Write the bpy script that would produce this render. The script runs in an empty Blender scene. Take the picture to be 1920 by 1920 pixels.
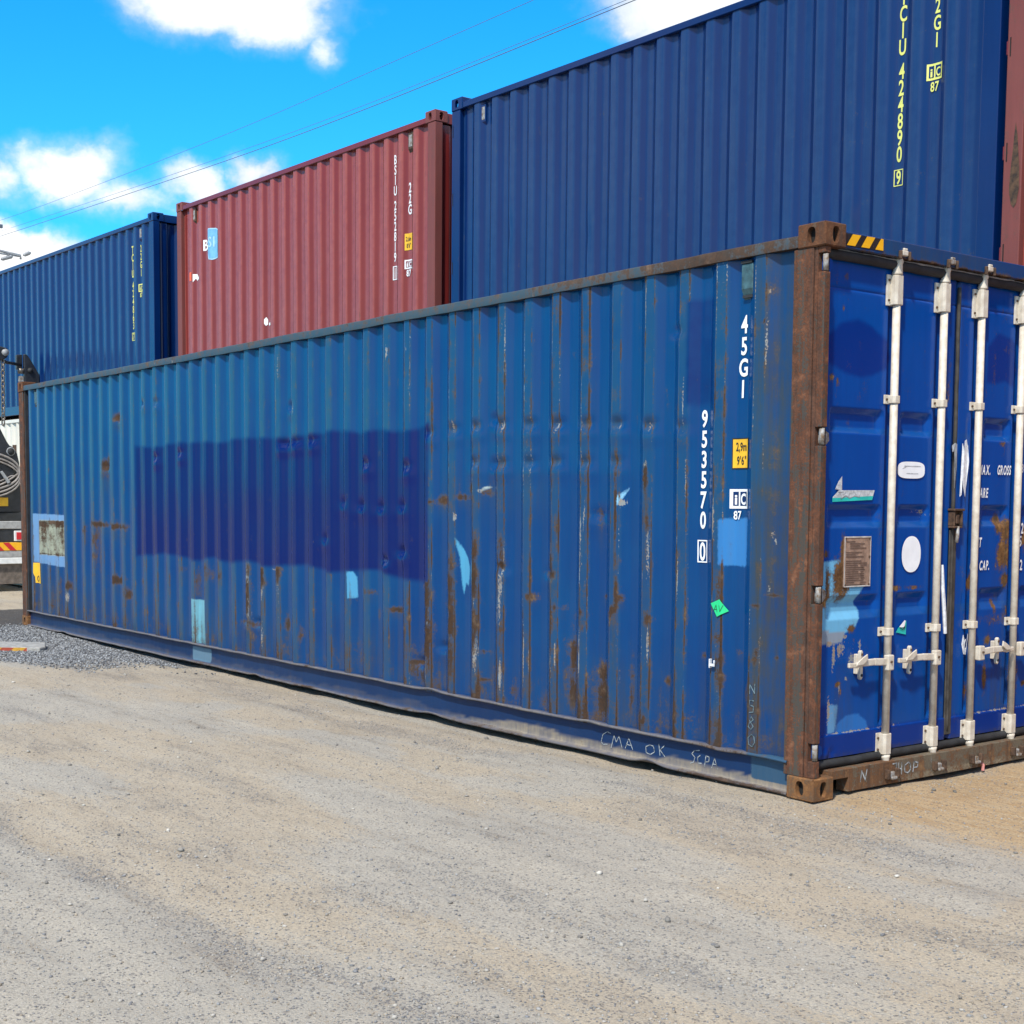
import bpy, bmesh, math, random
import numpy as np
from mathutils import Vector, Matrix
random.seed(7); RNG = np.random.default_rng(11)
scene = bpy.context.scene
COL = scene.collection
# ------------------------------------------------------------------ camera
cam = bpy.data.cameras.new('camera'); camo = bpy.data.objects.new('camera', cam); COL.objects.link(camo)
_r = Vector((0.60901, 0.79311, 0.00926)); _u = Vector((-0.06791, 0.04051, 0.99687)); _d = Vector((-0.79025, 0.60773, -0.07853))
mt = Matrix.Identity(4)
for i in range(3):
    mt[i][0] = _r[i]; mt[i][1] = _u[i]; mt[i][2] = -_d[i]
mt.translation = Vector((4.4994, -5.3881, 1.5285))
camo.matrix_world = mt
cam.sensor_width = 36; cam.lens = 36 * 2578.63 / 1920; cam.shift_y = 175.32 / 1920
cam.clip_start = 0.1; cam.clip_end = 2000
scene.camera = camo
scene.render.resolution_x = scene.render.resolution_y = 1024
# ------------------------------------------------------------------ sky and sun
SUN_EL, SUN_AZ = math.radians(50), Vector((0.48, -0.877))
scene.view_settings.view_transform = 'Standard'; scene.view_settings.look = 'None'
scene.view_settings.exposure = 0.5; scene.view_settings.gamma = 1.0; scene.view_settings.use_curve_mapping = False
world = bpy.data.worlds.new('World'); scene.world = world; world.use_nodes = True
def N(nt, typ, **kw):
    n = nt.nodes.new(typ)
    for k, v in kw.items():
        if k == 'inp':
            for a, b in v.items():
                s = n.inputs[a]
                if hasattr(b, 'is_output'): nt.links.new(b, s)
                else: s.default_value = b
        else: setattr(n, k, v)
    return n
def MATH(nt, op, a, b=None, c=None, clamp=False):
    n = nt.nodes.new('ShaderNodeMath'); n.operation = op; n.use_clamp = clamp
    for i, v in enumerate((a, b, c)):
        if v is None: continue
        if hasattr(v, 'is_output'): nt.links.new(v, n.inputs[i])
        else: n.inputs[i].default_value = v
    return n.outputs[0]
def VM(nt, op, a, b=None, s=None, out=0):
    n = nt.nodes.new('ShaderNodeVectorMath'); n.operation = op
    for i, v in enumerate((a, b)):
        if v is None: continue
        if hasattr(v, 'is_output'): nt.links.new(v, n.inputs[i])
        else: n.inputs[i].default_value = v
    if s is not None: n.inputs['Scale'].default_value = s
    return n.outputs[out]
def MIX(nt, f, a, b, mode='MIX'):
    n = nt.nodes.new('ShaderNodeMix'); n.data_type = 'RGBA'; n.blend_type = mode
    for s, v in ((n.inputs[0], f), (n.inputs[6], a), (n.inputs[7], b)):
        if hasattr(v, 'is_output'): nt.links.new(v, s)
        elif isinstance(v, (int, float)): s.default_value = v
        else: s.default_value = (*v, 1) if len(v) == 3 else v
    return n.outputs[2]
def RANGE(nt, v, a, b, c=0.0, d=1.0, smooth=False):
    n = nt.nodes.new('ShaderNodeMapRange'); n.clamp = True
    if smooth: n.interpolation_type = 'SMOOTHSTEP'
    for i, x in enumerate((v, a, b, c, d)):
        if hasattr(x, 'is_output'): nt.links.new(x, n.inputs[i])
        else: n.inputs[i].default_value = x
    return n.outputs[0]
def NOISE(nt, vec, scale, detail=4, rough=.55, dist=0.0):
    n = N(nt, 'ShaderNodeTexNoise', inp={'Scale': scale, 'Detail': detail, 'Roughness': rough, 'Distortion': dist})
    if vec is not None: nt.links.new(vec, n.inputs['Vector'])
    return n.outputs['Fac']
def SCALE(nt, vec, s):
    n = N(nt, 'ShaderNodeMapping'); nt.links.new(vec, n.inputs['Vector']); n.inputs['Scale'].default_value = s
    return n.outputs[0]

def build_world():
    nt = world.node_tree; nt.nodes.clear()
    out = N(nt, 'ShaderNodeOutputWorld'); bg = N(nt, 'ShaderNodeBackground')
    sky = N(nt, 'ShaderNodeTexSky', sky_type='NISHITA', sun_disc=False, sun_elevation=SUN_EL,
            sun_rotation=math.atan2(SUN_AZ.x, SUN_AZ.y), altitude=50, air_density=1.0, dust_density=0.4, ozone_density=3.0)
    tint = MIX(nt, 1.0, sky.outputs[0], SKY_TINT, 'MULTIPLY')
    d = VM(nt, 'NORMALIZE', N(nt, 'ShaderNodeTexCoord').outputs['Generated'])
    warp = N(nt, 'ShaderNodeTexNoise', inp={'Scale': 9.0, 'Detail': 6.0, 'Roughness': .6}); nt.links.new(d, warp.inputs['Vector'])
    wv = VM(nt, 'SCALE', VM(nt, 'SUBTRACT', warp.outputs['Color'], (.5, .5, .5)), s=.075)
    dw = VM(nt, 'ADD', d, wv)
    puff = NOISE(nt, VM(nt, 'MULTIPLY', d, (1, 1, 1.5)), 17, 9, .6)
    dens = None
    # cumulus banks: direction, half width, half height, weight
    for c, rx, rz, w in CLOUDS:
        rel = VM(nt, 'SUBTRACT', dw, c)
        q = VM(nt, 'LENGTH', VM(nt, 'MULTIPLY', rel, (1 / rx, 1 / rx, 1 / rz)), out=1)
        v = RANGE(nt, q, 1.25, 0.15, 0, w)
        dens = v if dens is None else MATH(nt, 'MAXIMUM', dens, v)
    # unseen cumulus over the rest of the sky, amount set for neutral fill light
    far = RANGE(nt, N(nt, 'ShaderNodeVectorMath', operation='DOT_PRODUCT', inp={0: d, 1: (-0.79, 0.60, 0.12)}).outputs[1], .86, .80)
    n2 = NOISE(nt, VM(nt, 'MULTIPLY', dw, (1, 1, 1.8)), 3.2, 8, .6)
    up = RANGE(nt, N(nt, 'ShaderNodeSeparateXYZ', inp={0: d}).outputs[2], -.02, .03)
    gen = MATH(nt, 'MULTIPLY', MATH(nt, 'MULTIPLY', RANGE(nt, n2, .42, .57), far), up)
    dens = MATH(nt, 'MAXIMUM', dens, gen)
    dn = MATH(nt, 'ADD', dens, MATH(nt, 'MULTIPLY', MATH(nt, 'SUBTRACT', puff, .5), 1.15))
    mask = MATH(nt, 'MULTIPLY', RANGE(nt, dn, .24, .76, smooth=True), RANGE(nt, dens, 0.0, .15))
    veil = MATH(nt, 'MULTIPLY', RANGE(nt, MATH(nt, 'ADD', dens, MATH(nt, 'MULTIPLY', MATH(nt, 'SUBTRACT', puff, .5), .9)), .08, .85, 0, .55, smooth=True), RANGE(nt, dens, 0.0, .12))
    mask = MATH(nt, 'MAXIMUM', mask, veil)
    shade = RANGE(nt, NOISE(nt, VM(nt, 'ADD', dw, (.01, -.01, .03)), 11, 6, .6), .35, .65)
    ccol = MIX(nt, RANGE(nt, MATH(nt, 'ADD', MATH(nt, 'MULTIPLY', shade, .6), MATH(nt, 'MULTIPLY', dn, .75)), .35, 1.05), CLOUD_LO, CLOUD_HI)
    # horizon whitening
    hz = RANGE(nt, N(nt, 'ShaderNodeSeparateXYZ', inp={0: d}).outputs[2], .36, .10)
    base = MIX(nt, MATH(nt, 'MULTIPLY', hz, .75), tint, MIX(nt, 1.0, tint, HZ_TINT, 'MULTIPLY'))
    col = MIX(nt, mask, base, ccol)
    nt.links.new(col, bg.inputs[0]); bg.inputs[1].default_value = SKY_STRENGTH
    nt.links.new(bg.outputs[0], out.inputs[0])
SKY_STRENGTH = 0.10
SKY_TINT = (.085, 1.22, 1.90); HZ_TINT = (3.2, 1.12, 1.0)
CLOUD_LO, CLOUD_HI = (4.6, 5.4, 6.6), (8.6, 8.8, 9.0)
CLOUDS = [((-.862, .398, .330), .075, .040, 1.0), ((-.842, .440, .318), .060, .036, 1.0), ((-.831, .476, .288), .022, .022, .55),
          ((-.919, .332, .214), .044, .030, 1.0), ((-.936, .296, .204), .045, .026, .62), ((-.909, .364, .194), .046, .018, .62),
          ((-.888, .412, .203), .034, .022, .9), ((-.871, .441, .216), .026, .018, .9), ((-.939, .305, .158), .050, .022, 1.1),
          ((-.691, .650, .322), .055, .030, 1.1), ((-.665, .668, .335), .060, .034, 1.1), ((-.955, .262, .24), .03, .02, .6)]
build_world()
sun = bpy.data.lights.new('sun', 'SUN'); sun.energy = 3.9; sun.angle = math.radians(3); sun.color = (1.0, .94, .84)
suno = bpy.data.objects.new('sun', sun); COL.objects.link(suno)
sd = Vector((SUN_AZ.x * math.cos(SUN_EL), SUN_AZ.y * math.cos(SUN_EL), math.sin(SUN_EL)))
suno.rotation_euler = sd.to_track_quat('Z', 'Y').to_euler(); suno.location = (10, -20, 30)

# ------------------------------------------------------------------ helpers
def link(o, parent=None):
    COL.objects.link(o)
    if parent: o.parent = parent
    return o
def tag(o, label=None, cat=None, group=None, kind=None):
    for k, v in (('label', label), ('category', cat), ('group', group), ('kind', kind)):
        if v: o[k] = v
    return o
def empty(name, loc=(0, 0, 0), rot=(0, 0, 0)):
    o = bpy.data.objects.new(name, None); o.empty_display_size = .2; o.location = loc; o.rotation_euler = rot
    return link(o)
class MB:
    def __init__(s): s.v = []; s.f = []
    def add(s, vs, fs):
        b = len(s.v); s.v += [tuple(map(float, p)) for p in vs]; s.f += [tuple(i + b for i in f) for f in fs]; return s
    def box(s, x0, x1, y0, y1, z0, z1):
        return s.add([(x0, y0, z0), (x1, y0, z0), (x1, y1, z0), (x0, y1, z0), (x0, y0, z1), (x1, y0, z1), (x1, y1, z1), (x0, y1, z1)],
                     [(0, 3, 2, 1), (4, 5, 6, 7), (0, 1, 5, 4), (1, 2, 6, 5), (2, 3, 7, 6), (3, 0, 4, 7)])
    def prism(s, poly, axis, a, b):          # poly in the two other axes, counter-clockwise
        n = len(poly)
        def P(p, t): return {'x': (t, p[0], p[1]), 'y': (p[0], t, p[1]), 'z': (p[0], p[1], t)}[axis]
        return s.add([P(p, a) for p in poly] + [P(p, b) for p in poly],
                     [tuple(range(n))[::-1], tuple(range(n, 2 * n))] + [(i, (i + 1) % n, n + (i + 1) % n, n + i) for i in range(n)])
    def tube(s, pts, r, n=8, caps=True, closed=False):
        pts = [Vector(p) for p in pts]; m = len(pts); rs = r if hasattr(r, '__len__') else [r] * m
        ref = None; rings = []
        for i, p in enumerate(pts):
            t = (pts[(i + 1) % m] - pts[i - 1]) if closed else (pts[min(i + 1, m - 1)] - pts[max(i - 1, 0)])
            t.normalize()
            if ref is None: ref = Vector((0, 0, 1)) if abs(t.z) < .9 else Vector((1, 0, 0))
            a = t.cross(ref).normalized(); b = t.cross(a).normalized(); ref = -b if b.dot(ref) < 0 else b
            a = t.cross(ref).normalized(); b = t.cross(a)
            rings.append([p + (a * math.cos(2 * math.pi * k / n) + b * math.sin(2 * math.pi * k / n)) * rs[i] for k in range(n)])
        vs = [q for R in rings for q in R]; fs = []
        for i in range(m if closed else m - 1):
            j = (i + 1) % m
            fs += [(i * n + k, i * n + (k + 1) % n, j * n + (k + 1) % n, j * n + k) for k in range(n)]
        if caps and not closed: fs += [tuple(range(n))[::-1], tuple(range((m - 1) * n, m * n))]
        return s.add(vs, fs)
    def obj(s, name, mat, parent=None, smooth=False, bevel=0, paint=None, seg=1):
        me = bpy.data.meshes.new(name); me.from_pydata(s.v, [], s.f); me.update()
        bm = bmesh.new(); bm.from_mesh(me); bmesh.ops.recalc_face_normals(bm, faces=bm.faces); bm.to_mesh(me); bm.free()
        return finish(me, name, mat, parent, smooth, bevel, paint, seg)
def finish(me, name, mat, parent=None, smooth=False, bevel=0, paint=None, seg=1):
    o = bpy.data.objects.new(name, me); me.materials.append(mat)
    if smooth: me.polygons.foreach_set('use_smooth', [True] * len(me.polygons))
    if bevel:
        b = o.modifiers.new('bevel', 'BEVEL'); b.width = bevel; b.segments = seg; b.limit_method = 'ANGLE'
    link(o, parent)
    if paint: paint_mesh(me, paint)
    return o
def grid_mesh(name, X, Y, Z):
    r, c = X.shape
    me = bpy.data.meshes.new(name); me.vertices.add(r * c)
    me.vertices.foreach_set('co', np.stack([X, Y, Z], -1).astype(np.float32).ravel())
    i = np.arange(r * c).reshape(r, c)
    q = np.stack([i[:-1, :-1], i[:-1, 1:], i[1:, 1:], i[1:, :-1]], -1).reshape(-1, 4)
    me.loops.add(q.size); me.loops.foreach_set('vertex_index', q.ravel().astype(np.int32))
    me.polygons.add(len(q)); me.polygons.foreach_set('loop_start', np.arange(0, q.size, 4, dtype=np.int32))
    me.polygons.foreach_set('loop_total', np.full(len(q), 4, dtype=np.int32)); me.update(calc_edges=True); me.validate()
    return me
def paint_mesh(me, fn):
    n = len(me.vertices); co = np.empty(n * 3, np.float32); me.vertices.foreach_get('co', co); co = co.reshape(-1, 3)
    A, B, C = np.zeros((n, 4), np.float32), np.zeros((n, 4), np.float32), np.zeros((n, 4), np.float32)
    fn(co, A, B, C)
    for k, d in (('wearA', A), ('wearB', B), ('wearC', C)):
        at = me.attributes.new(k, 'FLOAT_COLOR', 'POINT'); at.data.foreach_set('color', d.ravel())
def rnd1(t, step, seed):                       # smooth 1-D random values in 0..1
    r = np.random.default_rng(seed).random(4096); q = np.asarray(t) / step + 2000.0; i = np.floor(q).astype(int); f = q - i; f = f * f * (3 - 2 * f)
    return r[i % 4096] * (1 - f) + r[(i + 1) % 4096] * f
def sdf_mask(d): return np.clip(.5 + d / .2, 0, 1)   # metres inside -> 0..1, edge at .5
def box_sdf(u, v, u0, u1, v0, v1): return np.minimum(np.minimum(u - u0, u1 - u), np.minimum(v - v0, v1 - v))
def poly_sdf(u, v, P):
    P = np.array(P, float); n = len(P); d = np.full(u.shape, 1e9); ins = np.zeros(u.shape, bool)
    for i in range(n):
        a, b = P[i], P[(i + 1) % n]; e = b - a
        t = np.clip(((u - a[0]) * e[0] + (v - a[1]) * e[1]) / max(e @ e, 1e-12), 0, 1)
        d = np.minimum(d, np.hypot(u - a[0] - t * e[0], v - a[1] - t * e[1]))
        c = ((a[1] > v) != (b[1] > v)) & (u < (b[0] - a[0]) * (v - a[1]) / (b[1] - a[1] + 1e-12) + a[0]); ins ^= c
    return np.where(ins, d, -d)
def blob(u, v, cu, cv, ru, rv): return np.exp(-np.clip(((u - cu) / ru) ** 2 + ((v - cv) / rv) ** 2, 0, 40) * .7)

# ------------------------------------------------------------------ materials
def new_mat(name):
    m = bpy.data.materials.new(name); m.use_nodes = True; nt = m.node_tree; nt.nodes.clear()
    out = N(nt, 'ShaderNodeOutputMaterial'); b = N(nt, 'ShaderNodeBsdfPrincipled'); nt.links.new(b.outputs[0], out.inputs[0])
    return m, nt, b
def weathered(name, base, faded, navy=(.0002, .0095, .092), rust0=0.0, rough=.24, dust_and_sheen=(.020, .075, .128), scr=(.22, .235, .24), spec=.24, seed=0., bump=.25, coat=0, cior=1.33, crough=.12, w2=.25, soft=(.40, .58), rust=((.034, .024, .019), (.075, .044, .029), (.14, .10, .072))):
    """Container paint: rust, scratches, dust and painted sheen, fresh navy touch-up and repaint patches grow where the wear attributes say."""
    m, nt, b = new_mat(name)
    oc = VM(nt, 'ADD', N(nt, 'ShaderNodeTexCoord').outputs['Object'], (seed, seed * .7, seed * .3))
    A = N(nt, 'ShaderNodeSeparateColor', inp={0: N(nt, 'ShaderNodeAttribute', attribute_name='wearA').outputs['Color']})
    B = N(nt, 'ShaderNodeSeparateColor', inp={0: N(nt, 'ShaderNodeAttribute', attribute_name='wearB').outputs['Color']})
    C = N(nt, 'ShaderNodeAttribute', attribute_name='wearC').outputs['Color']
    n1 = NOISE(nt, oc, 11, 8, .65); n2 = NOISE(nt, SCALE(nt, oc, (26, 26, 1.6)), 1, 6, .65); n3 = NOISE(nt, oc, 85, 3, .6); big = NOISE(nt, oc, 1.3, 4, .55)
    nn = MATH(nt, 'ADD', MATH(nt, 'ADD', MATH(nt, 'MULTIPLY', n1, .75 - w2), MATH(nt, 'MULTIPLY', n2, w2)), MATH(nt, 'MULTIPLY', n3, .25))
    nu = RANGE(nt, nn, .33, .67)
    cov = MATH(nt, 'ADD', A.outputs[0], rust0)
    rm = RANGE(nt, MATH(nt, 'ADD', cov, nu), 1.01, 1.19, smooth=True)
    halo = RANGE(nt, MATH(nt, 'ADD', cov, nu), .74, 1.10, smooth=True)
    sc = RANGE(nt, MATH(nt, 'ADD', A.outputs[1], RANGE(nt, MATH(nt, 'ADD', MATH(nt, 'MULTIPLY', n2, .55), MATH(nt, 'MULTIPLY', n3, .45)), .36, .66)), 1.0, 1.16)
    col = MIX(nt, RANGE(nt, big, .35, .65), base, faded)
    col = MIX(nt, MATH(nt, 'MULTIPLY', RANGE(nt, n2, .35, .7), .22), col, (base[0] * .55, base[1] * .6, base[2] * .62))
    nm = RANGE(nt, MATH(nt, 'ADD', B.outputs[0], MATH(nt, 'MULTIPLY', MATH(nt, 'SUBTRACT', n1, .5), .14 if soft[0] > .3 else .3)), soft[0], soft[1], smooth=True)
    dm = MATH(nt, 'MULTIPLY', A.outputs[2], RANGE(nt, MATH(nt, 'ADD', MATH(nt, 'MULTIPLY', n2, .5), MATH(nt, 'MULTIPLY', n1, .5)), .32, .62, .35, 1.0))
    col = MIX(nt, MATH(nt, 'MULTIPLY', dm, MATH(nt, 'SUBTRACT', 1.0, nm)), col, dust_and_sheen)
    col = MIX(nt, nm, col, navy)
    pm = RANGE(nt, MATH(nt, 'ADD', B.outputs[1], MATH(nt, 'MULTIPLY', MATH(nt, 'SUBTRACT', MATH(nt, 'ADD', MATH(nt, 'MULTIPLY', n3, .5), MATH(nt, 'MULTIPLY', n1, .5)), .5), .16)), .47, .53)
    col = MIX(nt, pm, col, MIX(nt, MATH(nt, 'MULTIPLY', n2, .35), C, (.10, .12, .13)))
    gm = MATH(nt, 'MULTIPLY', B.outputs[2], RANGE(nt, MATH(nt, 'ADD', MATH(nt, 'MULTIPLY', n2, .65), MATH(nt, 'MULTIPLY', n1, .35)), .34, .62))
    col = MIX(nt, gm, col, (.042, .044, .040))
    col = MIX(nt, MATH(nt, 'MULTIPLY', halo, .62), col, (.075, .055, .042))
    col = MIX(nt, sc, col, MIX(nt, RANGE(nt, n1, .4, .6), scr, (.26, .205, .16)))
    rc = MIX(nt, RANGE(nt, MATH(nt, 'ADD', MATH(nt, 'MULTIPLY', n3, .35), MATH(nt, 'MULTIPLY', n1, .65)), .38, .62), rust[0], rust[1])
    rc = MIX(nt, RANGE(nt, n1, .58, .74), rc, rust[2])
    rc = MIX(nt, RANGE(nt, n2, .52, .70, 0, .7), rc, (.045, .042, .038))
    col = MIX(nt, rm, col, rc)
    nt.links.new(col, b.inputs['Base Color'])
    r1 = RANGE(nt, big, .3, .7, rough - .06, rough + .08)
    r1 = MATH(nt, 'SUBTRACT', r1, MATH(nt, 'MULTIPLY', nm, .12))
    nt.links.new(MATH(nt, 'ADD', r1, MATH(nt, 'MULTIPLY', MATH(nt, 'MAXIMUM', rm, MATH(nt, 'MULTIPLY', dm, .5)), .42)), b.inputs['Roughness'])
    b.inputs['Specular IOR Level'].default_value = 0.0 if coat else spec
    if coat:
        nt.links.new(MATH(nt, 'MULTIPLY', MATH(nt, 'SUBTRACT', 1.0, MATH(nt, 'MAXIMUM', rm, MATH(nt, 'MULTIPLY', dm, .35))), coat), b.inputs['Coat Weight'])
        b.inputs['Coat IOR'].default_value = cior; b.inputs['Coat Roughness'].default_value = crough
    h = MATH(nt, 'ADD', MATH(nt, 'MULTIPLY', rm, MATH(nt, 'SUBTRACT', n3, .8)), MATH(nt, 'MULTIPLY', n1, .35))
    bp = N(nt, 'ShaderNodeBump', inp={'Strength': bump, 'Distance': .006, 'Height': h})
    lb = N(nt, 'ShaderNodeBump', inp={'Strength': .35, 'Distance': .02, 'Height': NOISE(nt, SCALE(nt, oc, (5, 5, 1.6)), 1, 2, .5), 'Normal': bp.outputs[0]})
    nt.links.new(lb.outputs[0], b.inputs['Normal'])
    return m
def plain(name, col, rough=.5, metal=0., var=.25, scale=14, spec=.5, streak=False, dark=None):
    m, nt, b = new_mat(name)
    oc = N(nt, 'ShaderNodeTexCoord').outputs['Object']
    n = NOISE(nt, SCALE(nt, oc, (1, 1, .2)) if streak else oc, scale, 7, .62)
    dk = dark or tuple(c * (1 - var * 1.6) for c in col)
    c = MIX(nt, RANGE(nt, n, .36, .66), dk, tuple(min(1, c * (1 + var * .2)) for c in col))
    nt.links.new(c, b.inputs['Base Color']); b.inputs['Roughness'].default_value = rough; b.inputs['Metallic'].default_value = metal
    b.inputs['Specular IOR Level'].default_value = spec
    bp = N(nt, 'ShaderNodeBump', inp={'Strength': .15, 'Distance': .004, 'Height': n}); nt.links.new(bp.outputs[0], b.inputs['Normal'])
    return m
M = {}
BLUE, BLUEF = (.0003, .036, .147), (.0008, .049, .160)
M['main'] = weathered('weathered_blue_paint', BLUE, BLUEF, coat=1, cior=1.33, crough=.16, soft=(.34, .62))
M['post'] = weathered('rusted_post_paint', (.035, .042, .042), (.060, .056, .046), rust0=.69, rough=.6, seed=3.1, bump=.5, w2=.48, rust=((.048, .021, .013), (.150, .062, .034), (.21, .10, .055)))
M['casting'] = weathered('rusted_casting_steel', (.16, .085, .04), (.20, .11, .045), rust0=.58, rough=.7, seed=5.3, bump=.6, rust=((.11, .048, .022), (.235, .115, .045), (.36, .20, .075)))
M['castingtop'] = weathered('rusted_top_casting_steel', (.10, .055, .035), (.13, .075, .04), rust0=.63, rough=.7, seed=15.3, bump=.6, rust=((.065, .027, .015), (.150, .066, .032), (.24, .125, .06)))
M['rail'] = weathered('weathered_rail_paint', (.022, .050, .068), (.038, .060, .070), rust0=.22, rough=.55, seed=2.2, bump=.4)
M['brail'] = weathered('dusty_rail_paint', (.002, .020, .078), (.004, .027, .092), rough=.42, seed=1.2, dust_and_sheen=(.27, .225, .165))
M['sill'] = weathered('rusty_sill_paint', (.048, .046, .038), (.078, .064, .046), rust0=.66, rough=.65, seed=8.1, bump=.5, dust_and_sheen=(.36, .29, .19), rust=((.08, .04, .022), (.17, .085, .04), (.26, .15, .07)))
M['door'] = weathered('door_blue_paint', (.0002, .050, .262), (.0004, .058, .275), rough=.34, coat=.8, cior=1.28, crough=.18, rust=((.07, .036, .020), (.20, .105, .045), (.33, .20, .085)), seed=4.4, navy=(.0004, .026, .18), bump=.12)
M['navyback'] = weathered('dark_blue_paint', (.0004, .0145, .086), (.0007, .019, .098), rough=.20, coat=1, cior=1.40, crough=.2, seed=6.5, dust_and_sheen=(.022, .064, .155), scr=(.45, .25, .22), bump=.1)
M['red'] = weathered('oxide_red_paint', (.150, .017, .016), (.172, .022, .020), rough=.20, coat=1, cior=1.42, crough=.18, seed=7.7, dust_and_sheen=(.40, .115, .090), scr=(.42, .22, .16), bump=.15)
M['redpost'] = weathered('oxide_red_post_paint', (.16, .045, .040), (.185, .055, .048), rough=.5, seed=9.1, rust0=.16, bump=.2)
M['whitebox'] = weathered('off_white_paint', (.62, .60, .53), (.70, .68, .60), rough=.45, seed=9.9, dust_and_sheen=(.5, .46, .38), bump=.1)
M['bar'] = plain('off_white_bar_paint', (.60, .55, .465), .5, var=.12, scale=22, dark=(.47, .41, .33))
M['bolt'] = plain('rusty_bolt', (.10, .055, .032), .8, var=.4, scale=40)
M['rubber'] = plain('black_rubber', (.022, .024, .026), .75, var=.3)
M['dark'] = plain('dark_interior_and_shade', (.012, .010, .009), .9)  # near-black, also paints the shade in casting holes and hinge slots
M['ventp'] = plain('dull_green_vent_paint', (.05, .12, .14), .5, var=.35, scale=25)
M['steel'] = plain('grey_steel', (.34, .35, .36), .5, var=.3)
M['lug'] = plain('galvanised_lug', (.30, .31, .31), .55, var=.4, scale=40, dark=(.14, .09, .05))
M['white'] = plain('white_marking', (.78, .79, .80), .5, var=.08)
M['oval'] = plain('white_sticker', (.82, .83, .85), .45, var=.05)
M['yellow'] = plain('pale_yellow_marking', (.66, .66, .16), .5, var=.1)
M['label'] = plain('yellow_label', (.75, .42, .015), .45, var=.1)
M['black'] = plain('black_print', (.012, .012, .014), .5)
M['green'] = plain('green_sticker', (.015, .55, .20), .5, var=.05)
M['teal'] = plain('teal_sticker', (.015, .50, .44), .45, var=.15)
M['greyst'] = plain('faded_sticker', (.58, .60, .62), .5, var=.3, scale=60)
M['lblue'] = plain('light_blue_patch_paint', (.025, .20, .52), .42, var=.1)
M['skyblue'] = plain('pale_blue_patch_paint', (.16, .42, .66), .5, var=.15)
M['skyrim'] = plain('pale_blue_rim_paint', (.36, .60, .78), .5, var=.1)
M['plate'] = plain('brown_data_plate', (.33, .215, .155), .5, var=.25, scale=30)
M['plateline'] = plain('plate_print', (.12, .075, .055), .6)
M['platerim'] = plain('plate_rim', (.62, .58, .54), .5)
M['chalk'] = plain('chalk', (.42, .45, .46), .9, var=.5, scale=50)
M['chalkd'] = plain('faint_chalk', (.16, .24, .28), .9, var=.5, scale=50)
M['frayed'] = plain('torn_white_film', (.72, .73, .76), .4, var=.2, scale=40)
M['machine'] = plain('black_machine_paint', (.022, .025, .032), .42, var=.3)
M['hose'] = plain('grey_hose', (.30, .27, .25), .6)
M['chain'] = plain('chain_steel', (.26, .23, .20), .45, metal=.6, var=.5, scale=60)
M['deck'] = plain('trailer_grey', (.36, .36, .36), .5, var=.2)
M['decklite'] = plain('trailer_white', (.70, .71, .71), .4, var=.1)
M['flap'] = plain('mudflap', (.16, .13, .11), .8, var=.3)
M['hazred'] = plain('hazard_red', (.50, .012, .02), .4, var=.05)
M['hazyel'] = plain('hazard_yellow', (.80, .40, .01), .4, var=.05)
M['cable'] = plain('cable_grey', (.10, .13, .17), .6)
M['seam'] = plain('dusty_seam_rubber', (.060, .054, .047), .8, var=.35)
M['orange'] = plain('orange_sticker', (.75, .10, .03), .5, var=.05)
M['pink'] = plain('pink_ribbon', (.55, .22, .19), .7)
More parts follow.
